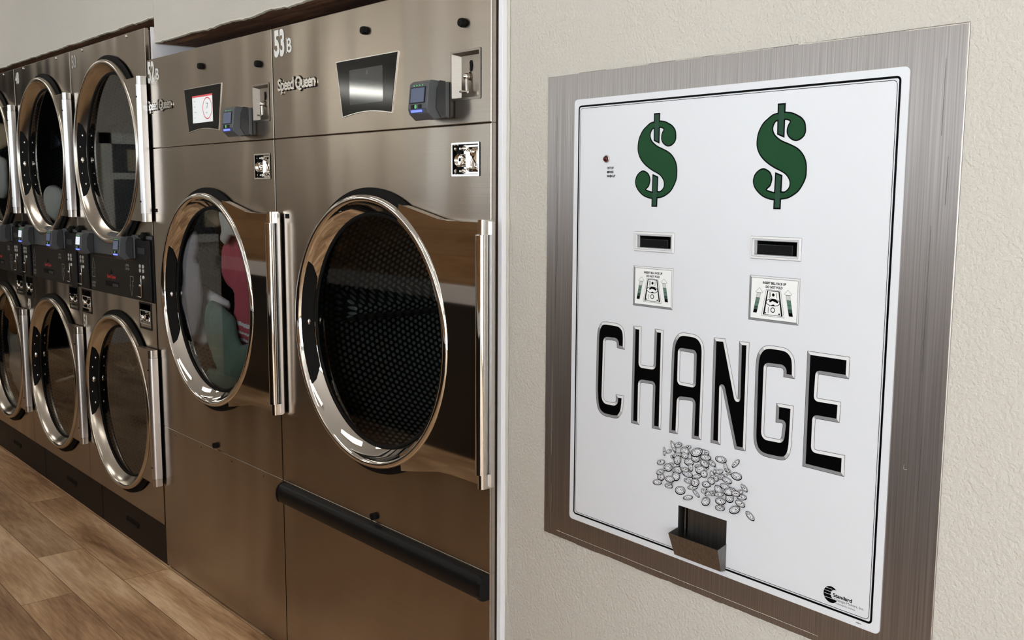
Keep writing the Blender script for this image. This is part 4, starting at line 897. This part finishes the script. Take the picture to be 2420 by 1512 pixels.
# white face
PX0, PX1, PZ0, PZ1 = U(-1.521), U(-.790), Z(.7675), Z(1.6535)
YF = -.0020
slots = [(-1.3435, -1.2415, 1.3535, 1.3905), (-1.0665, -.9635, 1.3535, 1.3925)]
slots = [(-1.3435, -1.2415, 1.3535, 1.3910), (-1.0660, -.9640, 1.3540, 1.3925)]
mouths = [(s_[0]+.0085, s_[1]-.0085, s_[2]+.0075, s_[3]-.0075) for s_ in slots]
cup = (-1.214, -1.098, .800, .8735)
R_ = rrect(PX0, PX1, PZ0, PZ1, .008, 6)
b = MB(); panel_faces(b, PX0+.012, PX1-.012, PZ0+.012, PZ1-.012, YF, [(U(h[0]), U(h[1]), Z(h[2]), Z(h[3])) for h in mouths+[cup]])
bx = (PX0+.012, PX1-.012, PZ0+.012, PZ1-.012)
ins = []
for p in R_: ins.append((min(max(p[0], bx[0]), bx[1]), min(max(p[1], bx[2]), bx[3])))
b.band(R_, ins, YF); k = len(b.v); n = len(R_); b.v += [(p[0], YF, p[1]) for p in R_]+[(p[0], .0, p[1]) for p in R_]
for i in range(n): b.f.append([k+i, k+(i+1) % n, k+n+(i+1) % n, k+n+i]); b.mi.append(0)
face = b.build('face_panel', 'face', cm)
YP = YF-.0003
b = MB()
def frame_line(d, wd):
    o_ = rrect(PX0+d, PX1-d, PZ0+d, PZ1-d, .0075, 8); i_ = rrect(PX0+d+wd, PX1-d-wd, PZ0+d+wd, PZ1-d-wd, .0075-wd, 8); b.band(o_, i_, YP)
frame_line(.0125, .0036); frame_line(.0182, .0009); b.build('border_lines', 'ink', face)
# dollar signs
for du in (-.2785, 0):
    S_ = smooth_closed(uz(DS, du), 4); bars = [uz(q_, du) for q_ in DB]
    b = MB(); b.flat([S_], YP)
    for q_ in bars: b.flat([q_], YP-.00002)
    o = b.build('dollar_sign', 'ink', cm, recalc=False)
    b = MB(); b.flat([inset(S_, .0024)], YP-.0002, 0)
    for q_ in bars: b.flat([inset(q_, .0026)], YP-.00025, 1)
    # the bars run through the S
    for j, q_ in enumerate(bars):
        i_ = inset(q_, .0026)
        b.flat([i_], YP-.00027, 1)
    b.build('green_fill', ['green', 'green_bar'], o, recalc=False)
# CHANGE
def fillet_hole(P_):
    return rrect(min(p[0] for p in P_)+.0006, max(p[0] for p in P_)-.0006, min(p[1] for p in P_)+.0006, max(p[1] for p in P_)-.0006, .0035, 4)
def fillet(P_):
    """round the shallow outer turns and the inner corners, leave the terminals sharp"""
    n = len(P_); A = sum(P_[i][0]*P_[(i+1) % n][1]-P_[(i+1) % n][0]*P_[i][1] for i in range(n)); sg = 1 if A > 0 else -1; out = []
    for i in range(n):
        a, b_, c = Vector(P_[i-1]), Vector(P_[i]), Vector(P_[(i+1) % n]); e1 = b_-a; e2 = c-b_
        ang = math.degrees(math.atan2(e1.x*e2.y-e1.y*e2.x, e1.dot(e2)))*sg
        if abs(ang) < 6 or ang >= 60: out.append(tuple(b_)); continue
        d1 = min(e1.length*.49, .012 if ang > 0 else .0035); d2 = min(e2.length*.49, .012 if ang > 0 else .0035)
        p, q = b_-e1.normalized()*d1, b_+e2.normalized()*d2
        for k in range(6): t = k/5; out.append(tuple(p*(1-t)**2+b_*2*t*(1-t)+q*t*t))
    return out
for ch in 'CHANGE':
    cs = [fillet(uz(q_)) if j_ == 0 else fillet_hole(uz(q_)) for j_, q_ in enumerate(LET[ch])]
    def off(d):
        r_ = [inset(cs[0], d)]
        for h in cs[1:]: r_.append(inset(h, -d))
        return r_
    A_, B_, C_ = off(0), off(.0007), off(.0060)
    b = MB()
    for a_, c_ in zip(A_, B_): b.band(a_, c_, YP)
    for c_ in off(.0055)[:0]: pass
    b.flat(C_, YP)
    o = b.build('letter', 'ink', cm, recalc=False); o['label'] = 'black capital letter %s with grey bevelled edge' % ch
    b = MB()
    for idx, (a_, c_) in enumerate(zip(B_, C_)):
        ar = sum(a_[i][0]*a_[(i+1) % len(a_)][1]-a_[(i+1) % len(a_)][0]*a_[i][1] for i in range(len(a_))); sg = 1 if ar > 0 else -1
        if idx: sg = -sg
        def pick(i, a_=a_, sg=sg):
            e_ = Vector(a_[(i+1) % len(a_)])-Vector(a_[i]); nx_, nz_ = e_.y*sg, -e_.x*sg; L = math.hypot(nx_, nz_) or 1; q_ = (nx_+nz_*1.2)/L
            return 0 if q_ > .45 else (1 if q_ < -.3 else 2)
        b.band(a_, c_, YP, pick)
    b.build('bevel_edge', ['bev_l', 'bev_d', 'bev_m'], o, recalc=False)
# bill slots
for (s0, s1, z0, z1), m_ in zip(slots, mouths):
    b = MB(); O = [(U(s0), Z(z0)), (U(s1), Z(z0)), (U(s1), Z(z1)), (U(s0), Z(z1))]; I = [(U(m_[0]), Z(m_[2])), (U(m_[1]), Z(m_[2])), (U(m_[1]), Z(m_[3])), (U(m_[0]), Z(m_[3]))]
    mid = inset(O, .0045)
    k = len(b.v); rings = [(O, YF), (inset(O, .0008), YF-.0022), (inset(O, .0040), YF-.0026), (mid, YF-.0008), (I, YF-.0008), (I, .004)]
    b.v += [(p[0], y, p[1]) for r_, y in rings for p in r_]
    for s_ in range(len(rings)-1):
        for i in range(4): b.f.append([k+s_*4+i, k+s_*4+(i+1) % 4, k+s_*4+4+(i+1) % 4, k+s_*4+4+i]); b.mi.append(0)
    sl = b.build('bill_slot', 'bev_l', cm)
    b = MB(); b.band(inset(O, -.0004), inset(O, .0004), YP-.0001); b.band(inset(O, .0040), inset(O, .0046), YF-.0027); b.band(inset(I, -.0010), inset(I, -.0002), YF-.0011); b.build('slot_outline', 'bev_d', sl)
    x0, x1, za, zb_ = U(m_[0])-.0005, U(m_[1])+.0005, Z(m_[2])-.0005, Z(m_[3])+.0005
    b = MB(); b.add([(x0, .004, za), (x1, .004, za), (x1, .004, zb_), (x0, .004, zb_), (x0, .05, za), (x1, .05, za), (x1, .05, zb_), (x0, .05, zb_)], [(0, 1, 5, 4), (1, 2, 6, 5), (2, 3, 7, 6), (3, 0, 4, 7), (4, 5, 6, 7)])
    b.box(x0+.002, x1-.013, .004, .03, za+.001, zb_-.007); b.box(x0+.002, x1-.013, .003, .0042, zb_-.0078, zb_-.0070, 1)
    b.box(x1-.0138, x1-.013, .003, .0042, za+.001, zb_-.0075, 1)
    b.build('slot_mouth', ['matte_black', 'grey_dark'], sl)
# instruction cards
for du, dz in ((0, 0), (.2780, .0005)):
    O = [(U(-1.344+du), Z(1.2465+dz)), (U(-1.2415+du), Z(1.2465+dz)), (U(-1.2415+du), Z(1.3245+dz)), (U(-1.344+du), Z(1.3245+dz))]
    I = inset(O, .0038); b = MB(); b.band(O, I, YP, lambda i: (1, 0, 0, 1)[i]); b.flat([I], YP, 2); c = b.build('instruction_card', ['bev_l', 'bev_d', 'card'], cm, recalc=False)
    b = MB(); y1 = YP-.0002; u_ = lambda u: U(u+du); z_ = lambda z: Z(z+dz)
    b.band(O, inset(O, .0004), y1); b.band(inset(I, -.0002), inset(I, .0003), y1)
    bill = [(-1.317, 1.256), (-1.270, 1.256), (-1.279, 1.302), (-1.309, 1.302)]; b.band([(u_(p[0]), z_(p[1])) for p in bill], inset([(u_(p[0]), z_(p[1])) for p in bill], .0005), y1)
    inn = [(u_(p[0]), z_(p[1])) for p in ((-1.3138, 1.2582), (-1.2733, 1.2582), (-1.2815, 1.3005), (-1.3065, 1.3005))]
    def lerp(a_, c_, t_): return (a_[0]+(c_[0]-a_[0])*t_, a_[1]+(c_[1]-a_[1])*t_)
    for a_, c_ in ((0, 3), (1, 2)):                     # dark sides of the printed bill
        s_ = 1 if a_ == 0 else -1; b.flat([[inn[a_], (inn[a_][0]+s_*.0032, inn[a_][1]), (inn[c_][0]+s_*.0022, inn[c_][1]), inn[c_]]], y1)
    b.flat([[(inn[0][0], inn[0][1]), (inn[1][0], inn[1][1]), (inn[1][0], inn[1][1]+.0008), (inn[0][0], inn[0][1]+.0008)]], y1); b.flat([[(inn[3][0], inn[3][1]-.0012), (inn[2][0], inn[2][1]-.0012), inn[2], inn[3]]], y1)
    cx_ = u_(-1.2938)
    b.band(circle(cx_, z_(1.2675), .0046, 24), circle(cx_, z_(1.2675), .0031, 24), y1)
    b.flat([circle(cx_, z_(1.2935), .0027, 16)], y1)
    E_ = [(cx_+.0148*math.cos(t), z_(1.2805)+.0064*math.sin(t)) for t in [2*PI*i/32 for i in range(32)]]; b.band(E_, [(cx_+(p[0]-cx_)*.90, z_(1.2805)+(p[1]-z_(1.2805))*.84) for p in E_], y1-.0003)
    for du2, z0, z1 in ((-.0078, 1.288, 1.298), (-.0062, 1.290, 1.2975), (.0062, 1.2885, 1.2975), (-.0098, 1.262, 1.272)): b.flat([[(cx_+du2, z_(z0)), (cx_+du2+.0009, z_(z0)), (cx_+du2+.0009, z_(z1)), (cx_+du2, z_(z1))]], y1)
    b.flat([circle(u_(-1.2805), z_(1.2615), .0016, 10)], y1); b.flat([circle(u_(-1.3085), z_(1.2615), .0014, 10)], y1)
    # loosely drawn portrait inside the oval
    b.flat([[(cx_-.008, z_(1.2835)), (cx_-.002, z_(1.2862)), (cx_+.006, z_(1.2855)), (cx_+.0115, z_(1.2825)), (cx_+.0095, z_(1.2795)), (cx_+.005, z_(1.2815)), (cx_-.001, z_(1.2830)), (cx_-.0065, z_(1.2800))]], y1-.0004)
    b.flat([[(cx_-.005, z_(1.2750)), (cx_+.001, z_(1.2775)), (cx_+.0055, z_(1.2750)), (cx_+.001, z_(1.2744))]], y1-.0004)
    for side in (0, 1):
        if side == 0: tip, l1, r1, l2, r2, bl, br = (-1.3225, 1.3042), (-1.3310, 1.2966), (-1.3155, 1.2966), (-1.3275, 1.2952), (-1.3190, 1.2952), (-1.3345, 1.2600), (-1.3268, 1.2600)
        else: tip, l1, r1, l2, r2, bl, br = (-1.2647, 1.3042), (-1.2722, 1.2966), (-1.2562, 1.2966), (-1.2685, 1.2952), (-1.2600, 1.2952), (-1.2608, 1.2600), (-1.2530, 1.2600)
        Q = [(u_(p[0]), z_(p[1])) for p in (l1, l2, r2, r1, tip)]; b.band(Q, inset(Q, .0004), y1)
        L_ = [(u_(p[0]), z_(p[1])) for p in (l2, bl)]; R2 = [(u_(p[0]), z_(p[1])) for p in (r2, br)]; ts = [0, .25, .48, .68, .84, 1]
        for i in range(5):
            q_ = [lerp(*L_, ts[i]), lerp(*R2, ts[i]), lerp(*R2, ts[i+1]), lerp(*L_, ts[i+1])]
            b.band(q_, inset(q_, .0003), y1-.0002); b.flat([q_], y1-.0001, 1+i)
    b.build('card_drawing', ['ink', 'g0', 'g2', 'g2', 'g3', 'ink'], c, recalc=False)
    b = MB(); b.flat([E_], y1-.0002); b.build('portrait_oval', 'card', c, recalc=False)
    join([text('INSERT BILL FACE UP', 'card_text', .0056, 'ink', c, u_(-1.2928), y1, z_(1.3112), .90, .00022, 'CENTER'), text('DO NOT FOLD', 'card_text', .0056, 'ink', c, u_(-1.2928), y1, z_(1.3045), .90, .00022, 'CENTER')], 'card_text')
# out of service light
b = MB(); b.lathe(U(-1.4240), Z(1.5320), [(.0078, YF), (.0078, YF-.002), (.0066, YF-.0035), (.0062, YF-.002)], 24); le = b.build('indicator_light', 'alu_end', cm, smooth=True)
b = MB(); b.lathe(U(-1.4240), Z(1.5320), [(.0060, YF), (.0060, YF-.0045), (.0045, YF-.0068), (.0001, YF-.0075)], 24); b.build('red_lens', 'red_lens', le, smooth=True)
join([text(s_, 'service_text', .0058, 'ink', cm, U(-1.4232), YP, Z(z), .86, .0003) for s_, z in (('OUT OF', 1.5120), ('SERVICE', 1.5040), ('WHEN LIT', 1.4960))], 'service_text')
# poured coins, printed line drawing
b = MB(); rr = random.Random(3); order = list(range(len(COIN))); rr.shuffle(order); y = YP
for i in order:
    cu, cv, ax, ay, bx_, by_ = [v*.001 for v in COIN[i]]; cu -= U0; cv -= V0
    def ell(k, du=0, dv=0, N=20): return [(cu+du+k*(ax*math.cos(t)+bx_*math.sin(t)), cv+dv+k*(ay*math.cos(t)+by_*math.sin(t))) for t in [2*PI*q/N for q in range(N)]]
    th = .0012
    b.flat([ell(1.0, 0, -th)], y, 0); b.flat([ell(.84, 0, -th)], y-.000012, 1); y -= .000024
    b.flat([ell(1.0)], y, 0); b.flat([ell(.87)], y-.000012, 1); b.band(ell(.74), ell(.64), y-.000020, 0)
    for q in range(9):
        t0 = rr.uniform(0, 6.28); k0 = rr.uniform(.15, .5); p0 = (cu+k0*(ax*math.cos(t0)+bx_*math.sin(t0)), cv+k0*(ay*math.cos(t0)+by_*math.sin(t0))); s_ = rr.uniform(.0006, .0016)
        b.flat([[(p0[0]-s_, p0[1]), (p0[0], p0[1]-s_*.5), (p0[0]+s_, p0[1]+s_*.3), (p0[0], p0[1]+s_*.6)]], y-.00002, 0)
    y -= .000030
b.build('coin_picture', ['ink', 'face'], cm, recalc=False)
# coin cup
x0, x1, za, zb_ = U(cup[0]), U(cup[1]), Z(cup[2]), Z(cup[3])
b = MB(); b.add([(x0, YF, za-.02), (x1, YF, za-.02), (x1, YF, zb_), (x0, YF, zb_), (x0, .05, za-.02), (x1, .05, za-.02), (x1, .05, zb_), (x0, .05, zb_)], [(1, 2, 6, 5), (2, 3, 7, 6), (3, 0, 4, 7), (4, 5, 6, 7)])
ch_ = b.build('coin_chute', 'cup', cm)
b = MB(); b.box(x0+.017, x1-.002, .006, .0075, za-.012, zb_-.002); b.build('chute_flap', 'cup', ch_, bevel=.002)
b = MB(); b.box(x0+.0085, x0+.0115, .007, .009, za+.014, zb_-.004); b.build('flap_hinge', 'alu_end', ch_)
zc0, zc1 = Z(.7785), Z(.8235); yf, yb = -.027, -.004
b = MB()
def tray(x0, x1, t):
    # front, sides, bottom as thin folded sheet
    f0, f1 = (x0+.002, yb-.008, zc0), (x1-.002, yb-.008, zc0); g0, g1 = (x0-.002, yf, zc1), (x1+.0015, yf, zc1)
    b.add([f0, f1, g1, g0], [(0, 1, 2, 3)]); b.add([(f0[0], f0[1]+t, zc0+t), (f1[0], f1[1]+t, zc0+t), (g1[0]-t, yf+t, zc1), (g0[0]+t, yf+t, zc1)], [(0, 1, 2, 3)])
    b.add([g0, g1, (g1[0]-t, yf+t, zc1), (g0[0]+t, yf+t, zc1)], [(0, 1, 2, 3)])
    for s_, q, g_ in ((1, f0, g0), (-1, f1, g1)):
        xb_ = x0-.001 if s_ > 0 else x1+.001
        b.add([q, g_, (xb_, YF, zc1+.006), (xb_, YF, zc0)], [(0, 1, 2, 3)]); b.add([(q[0]+s_*t, q[1], q[2]), (g_[0]+s_*t, g_[1], g_[2]), (xb_+s_*t, YF, zc1+.006), (xb_+s_*t, YF, zc0)], [(0, 1, 2, 3)])
        b.add([g_, (g_[0]+s_*t, g_[1], g_[2]), (xb_+s_*t, YF, zc1+.006), (xb_, YF, zc1+.006)], [(0, 1, 2, 3)])
    b.add([f0, f1, (x1, .01, zc0+.001), (x0, .01, zc0+.001)], [(0, 1, 2, 3)])
tray(x0, x1, .0012)
b.build('coin_cup', 'cup', cm)
# maker's emblem
b = MB(); oc = (-.8785, .806); N = 48
disc_ = circle(U(oc[0]), Z(oc[1]), .0140, N)
wc, wr = (-.8705, .8075), .0085
left = [(oc[0]+.0140*math.cos(t), oc[1]+.0140*math.sin(t)) for t in [math.radians(42+(327-42)*i/40) for i in range(41)]]
inn_ = [(wc[0]+wr*math.cos(t), wc[1]+wr*math.sin(t)) for t in [math.radians(258-(258-78)*i/24) for i in range(25)]]
b.flat([[(U(p[0]), Z(p[1])) for p in left+inn_]], YP)
b.build('maker_emblem', 'ink', cm, recalc=False)
b = MB()
for z in (.8155, .8105, .8055, .7993): b.flat([[(U(-.8905), Z(z)), (U(-.8765 if z > .802 else -.8700), Z(z)), (U(-.8765 if z > .802 else -.8700), Z(z+.0006)), (U(-.8905), Z(z+.0006))]], YP-.0002)
b.build('emblem_stripes', 'face', cm, recalc=False)
text('Standard', 'maker_name', .0088, 'ink', cm, U(-.8745), YP-.0002, Z(.8042), 1.12, .00025)
join([text('Change-Makers, Inc.', 'maker_address', .0062, 'ink_grey', cm, U(-.8722), YP, Z(.7985), 1.08), text('Indianapolis, Indiana', 'maker_address', .0042, 'ink_grey', cm, U(-.8690), YP, Z(.7930), 1.06)], 'maker_address')
text('91008 A', 'part_code', .0026, 'ink', cm, U(-.8310), YP, Z(.7738), 1.1, .0001)
